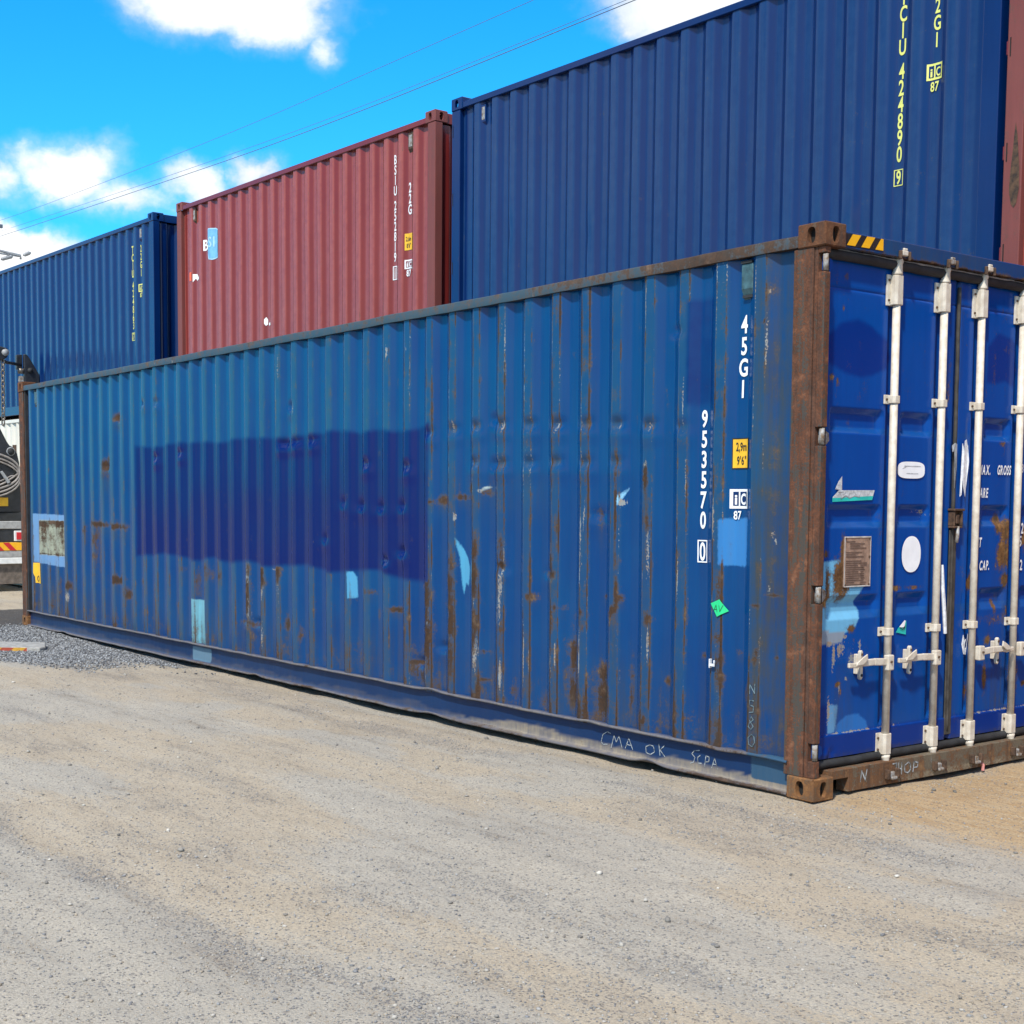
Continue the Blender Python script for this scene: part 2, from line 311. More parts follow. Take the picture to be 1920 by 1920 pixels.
RUST= [(-9.74,1.25,0.27,0.034,0.8),(-9.27,1.23,0.144,0.039,0.8),(-9.04,1.23,0.07,0.038,0.7),(-10.15,1.19,0.064,0.058,0.6),(-9.83,1.08,0.153,0.147,0.5),(-9.85,0.9,0.093,0.125,0.45),(-9.29,0.68,0.173,0.05,0.85),(-8.97,0.55,0.14,0.065,0.7),(-10.69,0.55,0.101,0.048,0.8),(-10.96,0.58,0.052,0.073,0.5),(-9.54,1.86,0.103,0.077,0.75),(-9.46,1.92,0.044,0.044,0.7),(-9.18,2.35,0.085,0.038,0.95),(-7.09,0.86,0.067,0.087,0.7),(-7.64,0.86,0.059,0.04,0.6),(-6.84,0.84,0.054,0.038,0.7),(-7.31,0.74,0.035,0.108,0.6),(-6.29,0.72,0.061,0.277,0.7),(-6.01,0.87,0.048,0.135,0.8),(-5.73,0.93,0.056,0.177,0.75),(-6.34,0.46,0.121,0.028,0.75),(-6.16,0.45,0.079,0.032,0.75),(-5.61,0.49,0.037,0.053,0.7),(-3.48,1.51,0.053,0.022,0.7),(-3.35,1.52,0.058,0.03,0.75),(-3.22,1.48,0.038,0.044,0.6),(-3.12,1.54,0.074,0.021,0.8),(-3.01,1.6,0.03,0.036,0.8),(-2.86,1.57,0.048,0.021,0.6),(-2.71,1.48,0.035,0.049,0.5),(-3.52,0.8,0.047,0.338,0.75),(-3.51,0.54,0.053,0.226,0.85),(-3.23,0.93,0.045,0.256,0.7),(-3.23,0.67,0.044,0.258,0.8),(-3.23,0.45,0.038,0.184,0.75),(-2.95,1.16,0.042,0.143,0.75),(-2.95,0.98,0.043,0.143,0.85),(-2.95,0.62,0.036,0.216,0.7),(-2.66,1.2,0.04,0.104,0.75),(-2.66,1.1,0.034,0.042,0.85),(-2.65,0.61,0.035,0.175,0.5),(-1.71,1.42,0.024,0.057,0.6),(-2.15,1.12,0.031,0.073,0.7),(-2.15,1.06,0.063,0.03,0.8),(-2.09,0.86,0.052,0.023,0.8),(-2.36,0.91,0.049,0.02,0.75),(-1.57,0.87,0.033,0.044,0.8),(-1.65,0.95,0.024,0.016,0.9),(-1.51,0.95,0.038,0.019,0.85),(-1.54,1.46,0.014,0.374,0.95),(-1.53,0.95,0.018,0.188,0.8),(-1.29,1.64,0.031,0.121,0.8),(-1.27,1.37,0.026,0.183,0.55),(-1.26,0.85,0.031,0.062,0.6),(-1.84,0.84,0.025,0.026,0.7),(-1.84,0.74,0.03,0.033,0.55),(-1.94,0.57,0.045,0.148,0.8),(-1.95,0.37,0.061,0.115,0.7),(-1.66,0.48,0.044,0.064,0.85),(-1.66,0.34,0.067,0.128,0.85),(-1.42,0.4,0.019,0.141,0.7),(-1.28,0.25,0.022,0.031,0.85),(-1.11,0.5,0.021,0.024,0.7),(-2.53,0.29,0.046,0.087,0.6),(-2.41,0.28,0.027,0.069,0.55),(-2.86,0.51,0.048,0.015,0.8),(-2.86,0.32,0.048,0.011,0.8),(-2.24,0.27,0.048,0.075,0.5),(-3.66,0.36,0.096,0.015,0.9),(-3.77,0.42,0.027,0.077,0.7),(-3.56,0.45,0.027,0.095,0.8),(-3.79,0.24,0.042,0.078,0.6),(-3.6,0.24,0.054,0.095,0.7),(-3.68,0.31,0.069,0.115,0.5),(-3.82,0.55,0.028,0.031,0.5),(-3.94,0.72,0.1,0.02,0.85),(-4.19,0.68,0.03,0.048,0.5),(-4.3,0.83,0.075,0.024,0.6),(-4.47,0.36,0.047,0.098,0.55),(-4.15,0.12,0.06,0.08,0.5),(-0.68,0.67,0.023,0.026,0.9),(-0.67,0.54,0.015,0.087,0.6),(-0.42,0.73,0.018,0.025,0.8),(-0.43,0.68,0.023,0.012,0.8),(-0.31,0.71,0.018,0.016,0.8),(-0.56,0.71,0.027,0.017,0.7),(-0.83,0.67,0.016,0.021,0.6),(-0.5,0.5,0.015,0.04,0.6),(-0.34,1.1,0.051,0.005,0.6),(-0.34,1.06,0.051,0.005,0.6),(-0.34,1.03,0.051,0.007,0.7),(-0.43,0.97,0.037,0.011,0.8),(-0.41,2.45,0.01,0.011,1.0),(-1.31,2.78,0.013,0.024,0.5),(-1.03,2.05,0.012,0.023,0.6),(-10.81,0.23,0.051,0.085,0.5),(-11.22,0.33,0.053,0.123,0.5),(-8.87,0.42,0.055,0.141,0.5),(-8.63,0.7,0.041,0.053,0.5),(-5.37,0.42,0.035,0.088,0.45),(-7.77,0.49,0.049,0.082,0.5),(-8.33,0.61,0.039,0.063,0.4),(-0.38,2.56,0.036,0.162,0.25),(-0.34,1.63,0.029,0.547,0.2)]
LIGHT= [(-6.29,0.72,0.051,0.277,0.7),(-6.01,0.83,0.039,0.136,0.8),(-5.73,0.84,0.037,0.266,0.6),(-6.02,0.33,0.03,0.114,0.7),(-3.51,0.61,0.026,0.226,0.7),(-3.23,0.67,0.032,0.221,0.6),(-2.95,0.98,0.024,0.179,0.7),(-2.95,0.49,0.031,0.123,0.85),(-2.67,0.92,0.017,0.21,0.9),(-2.64,0.99,0.012,0.139,0.8),(-2.66,0.38,0.017,0.106,0.9),(-2.41,0.51,0.011,0.189,1.0),(-2.35,0.51,0.009,0.095,0.8),(-2.14,0.48,0.011,0.135,1.0),(-2.09,0.57,0.01,0.094,1.0),(-1.82,1.45,0.007,0.113,0.9),(-1.86,1.32,0.008,0.097,0.8),(-1.52,0.76,0.009,0.126,0.6),(-1.26,1.18,0.018,0.214,0.8),(-1.25,0.69,0.006,0.107,0.9),(-1.02,1.1,0.008,0.119,0.9),(-0.99,2.05,0.006,0.175,0.7),(-1.04,1.73,0.009,0.118,0.6),(-0.96,1.64,0.009,0.176,0.7),(-2.9,1.58,0.036,0.014,1.0),(-3.18,1.41,0.019,0.029,1.0),(-1.5,1.51,0.028,0.019,1.0),(-0.34,1.35,0.008,0.017,1.0),(-0.33,1.31,0.009,0.011,1.2),(-0.36,1.06,0.008,0.022,0.6),(-5.71,2.6,0.018,0.259,0.7),(-5.5,2.54,0.027,0.128,0.6),(-5.46,2.24,0.027,0.051,0.6),(-4.04,2.59,0.021,0.054,0.8),(-3.79,2.59,0.027,0.03,0.7),(-4.68,2.32,0.012,0.202,0.5),(-3.21,2.02,0.012,0.036,0.8),(-1.26,1.94,0.022,0.042,0.8),(-1.52,1.95,0.019,0.037,0.8),(-2.09,1.97,0.021,0.033,0.7),(-2.65,2.0,0.023,0.041,0.8),(-1.29,1.73,0.018,0.018,0.9),(-0.54,2.69,0.008,0.083,0.5),(-0.38,2.6,0.011,0.022,0.9),(-0.39,2.34,0.008,0.109,0.6),(-10.7,0.42,0.051,0.048,0.9),(-10.84,0.26,0.034,0.073,0.7),(-5.85,0.93,0.057,0.009,1.0)]
DENTS= [(-3.5,1.99,0.016),(-3.21,2.0,0.018),(-2.95,2.01,0.02),(-2.67,2.01,0.022),(-2.37,2.0,0.02),(-2.09,1.99,0.018),(-1.82,1.98,0.016),(-1.54,1.97,0.02),(-1.27,1.95,0.02),(-2.96,1.77,0.018),(-2.66,1.76,0.02),(-2.37,1.76,0.02),(-2.1,1.76,0.018),(-1.83,1.75,0.018),(-1.55,1.75,0.014),(-2.76,2.05,0.014),(-2.76,1.76,0.016),(-5.53,2.28,0.02),(-5.65,1.98,0.02),(-5.42,1.99,0.018),(-5.15,1.99,0.016),(-4.35,1.79,0.018),(-3.79,1.76,0.018),(-4.69,1.5,0.014),(-4.43,1.48,0.02),(-4.15,1.47,0.022),(-3.86,1.48,0.022),(-3.86,1.15,0.035),(-4.08,1.08,0.02),(-4.97,1.22,0.018),(-8.22,1.92,0.015),(-7.66,1.95,0.012),(-8.53,2.46,0.014),(-8.2,2.45,0.012),(-9.54,1.86,0.014),(-9.18,2.35,0.016),(-6.34,0.47,0.014),(-6.16,0.47,0.014),(-3.35,0.5,0.018),(-3.63,0.37,0.02),(-2.66,1.08,0.014),(-2.17,1.07,0.012),(-1.72,1.44,0.012),(-1.06,2.46,0.012),(-1.01,1.93,0.01)]
# ------------------------------------------------------------------ surfaces of the place
GS = 0.00505                                    # the yard falls gently along the containers
def vnoise(x, y, seed):
    r = np.random.default_rng(seed).random((256, 256)); i = np.floor(x).astype(int); j = np.floor(y).astype(int)
    f = x - i; g = y - j; f = f * f * (3 - 2 * f); g = g * g * (3 - 2 * g); i &= 255; j &= 255; i2 = (i + 1) & 255; j2 = (j + 1) & 255
    return (r[i, j] * (1 - f) + r[i2, j] * f) * (1 - g) + (r[i, j2] * (1 - f) + r[i2, j2] * f) * g
def ss(x, a, b):
    t = np.clip((x - a) / (b - a), 0, 1); return t * t * (3 - 2 * t)
def ground_z(x, y):
    x = np.asarray(x, float); y = np.asarray(y, float)
    z = GS * np.clip(x, -40, 20)
    near = ss(x, -30, -20) * ss(y, -12, -9)
    z = z + near * ((vnoise(x * .9, y * 1.6, 1) - .5) * .022 + (vnoise(x * 4, y * 5, 2) - .5) * .010 + (vnoise(x * 13, y * 13, 3) - .5) * .005)
    for yc, w in ((-2.28, .13), (-.62, .12), (-3.32, .16), (-1.5, .2)): z = z - near * .009 * np.exp(-((y - yc - .12 * (vnoise(x * .25, x * 0 + 7, 8) - .5)) / w) ** 2) * ss(vnoise(x * .5, y * 0 + yc, 9), .2, .6)
    dip = ss(x, -11.6, -9.5) * (1 - ss(x, -1.6, -.45)) * ss(y, -.40, -.02)
    z = z - dip * (.034 + .02 * (vnoise(x * 1.7, y * 0 + 3, 4) - .5))
    base = ss(y, -.25, -.05) * (1 - ss(x, -.05, .5))
    return z - .006 * base
def ground_masks(x, y):
    n = vnoise(x * .7, y * 2.2, 5); n2 = vnoise(x * 2.1, y * 4.2, 6); n3 = vnoise(x * .35, y * .9, 7)
    tan = ss(n * .55 + n3 * .45, .38, .62) * .75
    tan = np.maximum(tan, .9 * np.exp(-((y + .95 + .10 * (n - .5)) / .30) ** 2) * ss(n2, .1, .5))
    tan = np.maximum(tan, .95 * np.exp(-(((y + 3.02) / .34) ** 2 + ((x + .15) / 1.1) ** 2)) * ss(n2, .25, .5))
    dark = .95 * np.exp(-((y + .50 + .12 * (n3 - .5) - .10 * ss(x, -1.2, .6)) / .14) ** 2) * ss(n2 * .6 + n * .4, .25, .55) * ss(x, -7.5, -4.5)
    dark = np.maximum(dark, .75 * np.exp(-((y + 3.30 - .05 * x + .2 * (n - .5)) / .20) ** 2) * ss(n2, .25, .6))
    dark = np.maximum(dark, .45 * ss(n2 * .5 + n * .5, .55, .78))
    dark = np.maximum(dark, .6 * np.exp(-((y + 2.25) / .16) ** 2) * ss(n2, .3, .7))
    orange = ss(y, -.32, .35) * ss(x, -.25, .25)
    orange = np.maximum(orange, .35 * ss(y + (n - .5) * .6, -.5, .1) * ss(x, -.6, .5))
    left_dark = ss(-x + (n - .5), 10.2, 11.6) * ss(y + (n2 - .5) * .3, -1.0, -.55) * (1 - ss(-x, 14.4, 14.9))  # much darker ground around the far left end
    grav = ss(-x + (n - .5) * .8, 7.3, 8.3) * (1 - ss(-x, 11.8, 12.4)) * ss(y + (n2 - .5) * .25, -1.45, -1.1)
    return tan, dark, orange, np.maximum(left_dark, 0), grav
def make_ground():
    xs = np.unique(np.round(np.r_[-400, -250, -150, -90, -60, -45, -35, np.arange(-30, -15, .25), np.arange(-15, -4, .06), np.arange(-4, 3.2, .035), np.arange(3.2, 9, .2), 12, 18, 30, 60, 120, 250, 400], 4))
    ys = np.unique(np.round(np.r_[-400, -200, -100, -50, -25, -16, np.arange(-12, -5, .3), np.arange(-5, 1.4, .035), np.arange(1.4, 8, .3), 10, 15, 25, 50, 100, 200, 400], 4))
    X, Y = np.meshgrid(xs, ys); me = grid_mesh('ground', X, Y, ground_z(X, Y))
    m, nt, b = new_mat('dusty_gravel_ground')
    oc = N(nt, 'ShaderNodeTexCoord').outputs['Object']
    G = N(nt, 'ShaderNodeSeparateColor', inp={0: N(nt, 'ShaderNodeAttribute', attribute_name='groundA').outputs['Color']})
    H = N(nt, 'ShaderNodeSeparateColor', inp={0: N(nt, 'ShaderNodeAttribute', attribute_name='groundB').outputs['Color']})
    st = SCALE(nt, oc, (.30, 1.5, 1))
    w1 = NOISE(nt, st, 2.6, 7, .62); w2 = NOISE(nt, st, 14, 6, .65); f1 = NOISE(nt, oc, 95, 4, .7); f2 = NOISE(nt, oc, 260, 2, .6)
    vor = N(nt, 'ShaderNodeTexVoronoi', inp={'Vector': oc, 'Scale': 95.0}); vcol = N(nt, 'ShaderNodeSeparateColor', inp={0: vor.outputs['Color']})
    vor2 = N(nt, 'ShaderNodeTexVoronoi', inp={'Vector': oc, 'Scale': 42.0}); vcol2 = N(nt, 'ShaderNodeSeparateColor', inp={0: vor2.outputs['Color']})
    brk = MATH(nt, 'ADD', MATH(nt, 'MULTIPLY', MATH(nt, 'SUBTRACT', w1, .5), 1.3), MATH(nt, 'MULTIPLY', MATH(nt, 'SUBTRACT', w2, .5), 1.2))
    brk = MATH(nt, 'ADD', brk, MATH(nt, 'MULTIPLY', MATH(nt, 'SUBTRACT', f1, .5), 2.2))
    def msk(v, lo=.25, hi=.75): return RANGE(nt, MATH(nt, 'ADD', v, brk), lo, hi, smooth=True)
    col = MIX(nt, RANGE(nt, w1, .35, .65), GR_PALE, GR_GREY)
    col = MIX(nt, MATH(nt, 'MULTIPLY', msk(G.outputs[0]), .85), col, GR_TAN)
    col = MIX(nt, MATH(nt, 'MULTIPLY', msk(G.outputs[1]), .26), col, GR_DARK)
    col = MIX(nt, msk(G.outputs[2], .15, .7), col, MIX(nt, RANGE(nt, w2, .35, .65), (.335, .225, .120), (.42, .32, .20)))
    col = MIX(nt, MATH(nt, 'MULTIPLY', msk(H.outputs[1]), .8), col, (.20, .20, .20))
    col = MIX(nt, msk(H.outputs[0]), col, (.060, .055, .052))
    # single grains: dark stones show where the ground is coarse, pale ones everywhere
    rough_ = MATH(nt, 'ADD', MATH(nt, 'MULTIPLY', msk(G.outputs[1]), .42), .15)
    dk = MATH(nt, 'LESS_THAN', vcol.outputs[0], rough_); dk2 = MATH(nt, 'LESS_THAN', vcol2.outputs[0], MATH(nt, 'MULTIPLY', rough_, .35))
    lt = MATH(nt, 'GREATER_THAN', vcol.outputs[1], .90)
    core = RANGE(nt, vor.outputs['Distance'], .55, .30); core2 = RANGE(nt, vor2.outputs['Distance'], .55, .30)
    col = MIX(nt, MATH(nt, 'MULTIPLY', MATH(nt, 'MULTIPLY', dk, core), .72), col, (.105, .106, .118))
    col = MIX(nt, MATH(nt, 'MULTIPLY', MATH(nt, 'MULTIPLY', dk2, core2), .5), col, (.13, .12, .115))
    col = MIX(nt, MATH(nt, 'MULTIPLY', MATH(nt, 'MULTIPLY', lt, core), .28), col, (.46, .43, .38))
    col = MIX(nt, 1.0, col, MIX(nt, RANGE(nt, f1, .3, .7), (.64, .64, .64), (1.24, 1.24, 1.24)), 'MULTIPLY')
    nt.links.new(col, b.inputs['Base Color']); b.inputs['Roughness'].default_value = .95; b.inputs['Specular IOR Level'].default_value = .2
    hgt = MATH(nt, 'ADD', MATH(nt, 'ADD', MATH(nt, 'MULTIPLY', f1, .7), MATH(nt, 'MULTIPLY', f2, .3)), MATH(nt, 'MULTIPLY', MATH(nt, 'ADD', dk, lt), MATH(nt, 'MULTIPLY', core, .35)))
    bp = N(nt, 'ShaderNodeBump', inp={'Strength': .8, 'Distance': .010, 'Height': hgt}); nt.links.new(bp.outputs[0], b.inputs['Normal'])
    o = finish(me, 'ground', m, smooth=True); tag(o, kind='structure')
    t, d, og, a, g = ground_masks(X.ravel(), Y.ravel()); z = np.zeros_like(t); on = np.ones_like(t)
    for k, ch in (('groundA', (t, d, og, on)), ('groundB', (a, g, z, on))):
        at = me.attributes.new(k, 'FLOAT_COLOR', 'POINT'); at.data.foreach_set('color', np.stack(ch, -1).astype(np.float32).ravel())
GR_PALE, GR_GREY, GR_TAN, GR_DARK = (.375, .335, .275), (.322, .295, .252), (.378, .312, .228), (.200, .190, .180)
make_ground()
def stones(name, P, S, colors, label=None, cat=None):
    """P (n,3) places, S (n,) sizes: uneven little lumps joined in one mesh"""
    g = (1 + 5 ** .5) / 2
    V = np.array([(-1, g, 0), (1, g, 0), (-1, -g, 0), (1, -g, 0), (0, -1, g), (0, 1, g), (0, -1, -g), (0, 1, -g), (g, 0, -1), (g, 0, 1), (-g, 0, -1), (-g, 0, 1)]) / 1.9
    F = np.array([(0, 11, 5), (0, 5, 1), (0, 1, 7), (0, 7, 10), (0, 10, 11), (1, 5, 9), (5, 11, 4), (11, 10, 2), (10, 7, 6), (7, 1, 8), (3, 9, 4), (3, 4, 2), (3, 2, 6), (3, 6, 8), (3, 8, 9), (4, 9, 5), (2, 4, 11), (6, 2, 10), (8, 6, 7), (9, 8, 1)])
    n = len(P); co = V[None] * RNG.uniform(.65, 1.25, (n, 12, 1)) * RNG.uniform(.7, 1.3, (n, 1, 3)) * [1, 1, .68]
    a = RNG.uniform(0, 6.28, n); c, s = np.cos(a)[:, None], np.sin(a)[:, None]
    co = np.stack([co[..., 0] * c - co[..., 1] * s, co[..., 0] * s + co[..., 1] * c, co[..., 2]], -1) * (S[:, None, None] * .5) + P[:, None]
    f = (F[None] + 12 * np.arange(n)[:, None, None]).reshape(-1, 3)
    me = bpy.data.meshes.new(name); me.vertices.add(n * 12); me.vertices.foreach_set('co', co.astype(np.float32).ravel())
    me.loops.add(f.size); me.loops.foreach_set('vertex_index', f.ravel().astype(np.int32)); me.polygons.add(len(f))
    me.polygons.foreach_set('loop_start', np.arange(0, f.size, 3, dtype=np.int32)); me.polygons.foreach_set('loop_total', np.full(len(f), 3, np.int32)); me.update(calc_edges=True)
    pal = np.array(colors)[RNG.integers(0, len(colors), n)] * RNG.uniform(.75, 1.2, (n, 1))
    cc = np.repeat(np.c_[np.clip(pal, 0, 1), np.ones(n)], 12, 0)
    at = me.attributes.new('tone', 'FLOAT_COLOR', 'POINT'); at.data.foreach_set('color', cc.astype(np.float32).ravel())
    if 'stone' not in M:
        m, nt, b = new_mat('stone'); nt.links.new(N(nt, 'ShaderNodeAttribute', attribute_name='tone').outputs['Color'], b.inputs['Base Color']); b.inputs['Roughness'].default_value = .9; M['stone'] = m
    o = finish(me, name, M['stone']); return tag(o, label, cat, kind='stuff')
def scatter(n, x0, x1, y0, y1, keep):
    out = []
    while sum(len(o) for o in out) < n:
        x = RNG.uniform(x0, x1, n * 2); y = RNG.uniform(y0, y1, n * 2); k = RNG.random(n * 2) < keep(x, y); out.append(np.c_[x, y][k])
    return np.concatenate(out)[:n]
CX, CY = 4.4994, -5.3881
def seen(x, y):
    dx, dy = x - CX, y - CY; f = dx * -.793 + dy * .609; s = dx * .609 + dy * .793
    return (f > 3.2) & (np.abs(s) < f * .40 + .3) & ~((x < .02) & (y > .05) & (x > -12.3))
def far_w(x, y): return np.clip(22 / ((x - CX) ** 2 + (y - CY) ** 2), .04, 1)
TONES = [(.25, .24, .225), (.29, .27, .24), (.19, .19, .19), (.15, .15, .155), (.31, .285, .25), (.28, .235, .18)]
P = scatter(24000, -12, 3, -5, 1.6, lambda x, y: seen(x, y) * far_w(x, y) * (.35 + ground_masks(x, y)[1])); S = RNG.uniform(.004, .010, len(P)) * (1 + .7 * (RNG.random(len(P)) < .12))
stones('pebbles', np.c_[P, ground_z(P[:, 0], P[:, 1]) + S * .12], S, TONES)
P = scatter(170, -12, 3, -5, 1.6, lambda x, y: seen(x, y) * far_w(x, y) ** .6); S = RNG.uniform(.012, .024, len(P)) * RNG.choice([.8, 1, 1.3], len(P))
stones('loose_stones', np.c_[P, ground_z(P[:, 0], P[:, 1]) + S * .2], S, [(.20, .185, .165), (.15, .14, .125), (.28, .26, .23), (.40, .375, .33)])
P = scatter(15000, -12.6, -6.6, -1.5, .0, lambda x, y: ground_masks(x, y)[4] ** 1.5 * .9 + .02 * (y > -.5)); S = RNG.uniform(.010, .026, len(P))
stones('gravel_heap', np.c_[P, ground_z(P[:, 0], P[:, 1]) + S * .2], S, [(.20, .205, .21), (.27, .275, .28), (.13, .135, .14), (.07, .07, .075)])

# ------------------------------------------------------------------ containers
PITCH = .278
def prof_raw(x, xc, lo, hi, yo, yi):
    t = (x - xc + PITCH / 2) % PITCH - PITCH / 2; a = np.clip((np.abs(t) - .036) / .068, 0, 1)
    a = np.where((x - t > hi) | (x - t < lo), 1, a); return yo + (yi - yo) * a
def profile(xc, lo, hi, yo=.02, yi=.056):
    return lambda x: sum(prof_raw(np.asarray(x, float) + d, xc, lo, hi, yo, yi) for d in (-.006, 0, .006)) / 3
COLS = np.array([-.036, -.028, -.014, 0, .014, .028, .036, .044, .058, .074, .09, .104, .112, .126, .139, .152, .166, .174, .188, .204, .22, .234])
def wall_mesh(name, x0, x1, z0, z1, xc, prof, dz, dent=None):
    k = np.arange(int((x0 - xc) / PITCH) - 2, 3); xs = (xc + PITCH * k[:, None] + COLS[None]).ravel()
    xs = np.unique(np.round(np.r_[x0, xs[(xs > x0 + .004) & (xs < x1 - .004)], x1], 4)); zs = np.linspace(z0, z1, int((z1 - z0) / dz) + 1)
    X, Z = np.meshgrid(xs, zs); Y = prof(X)
    if dent is not None: Y = Y + dent(X, Z)
    return grid_mesh(name, X, Y, Z)
def breaks(xc, lo, hi):
    return sorted(c + s * t for c in np.arange(xc, lo - .01, -PITCH) for s in (-1, 1) for t in (.029, .043, .097, .111))
class Wall:
    """near long side of one container: where marks can be painted on the corrugation"""
    def __init__(s, root, L, xc, off=.003, dent=None):
        s.dent = dent; s.root = root; s.lo = -L + .25; s.hi = xc + .01; s.xc = xc; s.prof = profile(xc, s.lo, s.hi); s.br = breaks(xc, s.lo, s.hi); s.off = off
    def host(s, u, v, k=1):
        d = 0 if s.dent is None else float(s.dent(np.array([[u]]), np.array([[v]]))[0, 0])
        return (u, float(s.prof(u)) + d - .001 - s.off * k, v)
def decal(name, shapes, mat, wall, k=1.0, label=None, parent=None):
    """flat print / thin film pressed on a wall: shapes = list of (verts2d, faces)"""
    bm = bmesh.new()
    for vs, fs in shapes:
        q = [bm.verts.new((p[0], 0, p[1])) for p in vs]
        for f in fs:
            try: bm.faces.new([q[i] for i in f])
            except ValueError: pass
    us = [v.co.x for v in bm.verts]; a, b = min(us), max(us)
    for t in wall.br:
        if a < t < b: bmesh.ops.bisect_plane(bm, geom=bm.verts[:] + bm.edges[:] + bm.faces[:], plane_co=(t, 0, 0), plane_no=(1, 0, 0))
    if wall.br:
        zs = [v.co.z for v in bm.verts]
        for t in np.arange(math.floor(min(zs) / .05) * .05, max(zs), .05):
            if t > min(zs): bmesh.ops.bisect_plane(bm, geom=bm.verts[:] + bm.edges[:] + bm.faces[:], plane_co=(0, 0, t), plane_no=(0, 0, 1))
    for v in bm.verts: v.co = wall.host(v.co.x, v.co.z, k)
    me = bpy.data.meshes.new(name); bm.to_mesh(me); bm.free()
    o = finish(me, name, mat, parent or wall.root)
    if label: o['label'] = label
    return o
def poly(*p): return (list(p), [tuple(range(len(p)))])
def rect(u0, u1, v0, v1): return poly((u0, v0), (u1, v0), (u1, v1), (u0, v1))
def frame(u0, u1, v0, v1, t):
    return ([(u0, v0), (u1, v0), (u1, v1), (u0, v1), (u0 + t, v0 + t), (u1 - t, v0 + t), (u1 - t, v1 - t), (u0 + t, v1 - t)], [(0, 1, 5, 4), (1, 2, 6, 5), (2, 3, 7, 6), (3, 0, 4, 7)])
def ell(cu, cv, ru, rv, n=28, p=2.0):
    return poly(*[(cu + ru * math.copysign(abs(math.cos(a)) ** (2 / p), math.cos(a)), cv + rv * math.copysign(abs(math.sin(a)) ** (2 / p), math.sin(a))) for a in (2 * math.pi * i / n for i in range(n))])
def stroke(pts, w):
    out = ([], [])
    for (a, b) in zip(pts[:-1], pts[1:]):
        d = Vector((b[0] - a[0], b[1] - a[1])); n = Vector((-d.y, d.x)).normalized() * w / 2; d = d.normalized() * w * .3; i = len(out[0])
        out[0].extend([(a[0] - d.x - n.x, a[1] - d.y - n.y), (b[0] + d.x - n.x, b[1] + d.y - n.y), (b[0] + d.x + n.x, b[1] + d.y + n.y), (a[0] - d.x + n.x, a[1] - d.y + n.y)]); out[1].append((i, i + 1, i + 2, i + 3))
    return out
_glyph = {}
def glyph(ch, bold=.02):
    if (ch, bold) not in _glyph:
        cu = bpy.data.curves.new('t', 'FONT'); cu.body = ch; cu.size = 1; cu.offset = bold; cu.resolution_u = 4
        o = bpy.data.objects.new('t', cu); COL.objects.link(o); dg = bpy.context.evaluated_depsgraph_get(); me = o.evaluated_get(dg).to_mesh()
        vs = [(v.co.x, v.co.y) for v in me.vertices]; fs = [tuple(p.vertices) for p in me.polygons]
        o.evaluated_get(dg).to_mesh_clear(); bpy.data.objects.remove(o); bpy.data.curves.remove(cu)
        x0 = min(p[0] for p in vs); _glyph[ch, bold] = ([(p[0] - x0, p[1]) for p in vs], fs, max(p[0] for p in vs) - x0)
    return _glyph[ch, bold]
CAP = None
def put(ch, u, v, h, w=None, cond=.72, shear=0, bold=.02):
    """glyph with its left foot at (u, v), h tall"""
    global CAP
    if CAP is None: CAP = max(p[1] for p in glyph('H', .02)[0])
    vs, fs, nw = glyph(ch, bold); sx = (w / nw) if w else h / CAP * cond; sy = h / CAP
    return ([(u + p[0] * sx + shear * p[1] * sy, v + p[1] * sy) for p in vs], fs), nw * sx
def column(txt, uc, vtop, h, pitch, cond=.62, bold=.02):
    out = []; v = vtop
    for ch in txt:
        if ch != ' ':
            _, w = put(ch, 0, 0, h, cond=cond, bold=bold); out.append(put(ch, uc - w / 2, v - h, h, cond=cond, bold=bold)[0]); v -= pitch
        else: v -= pitch * .45
    return out
def line(txt, u, v, h, cond=.7, gap=.12, bold=.02, shear=0):
    out = []
    for ch in txt:
        if ch == ' ': u += h * .4; continue
        s, w = put(ch, u, v, h, cond=cond, bold=bold, shear=shear); out.append(s); u += w + h * gap
    return out
def ic_mark(wall, u0, u1, v0, v1, mat, ground, drop=.075):
    w = u1 - u0; t = .012
    decal('marking_frame', [frame(u0, u1, v0, v1, t), rect(u0 + w * .44, u0 + w * .44 + t, v0 + t, v1 - t), rect(u0 + t, u0 + w * .17, v0 + t, v1 - t)], mat, wall)
    a = put('i', u0 + w * .28, v0 + .022, (v1 - v0) * .50, cond=.8)[0]; c = put('C', u0 + w * .58, v0 + .022, (v1 - v0) * .58, w=w * .27)[0]
    decal('lettering', [a, c] + line('87', u0 + w * .22, v0 - drop, drop * .85, cond=.75, gap=.08), mat, wall)
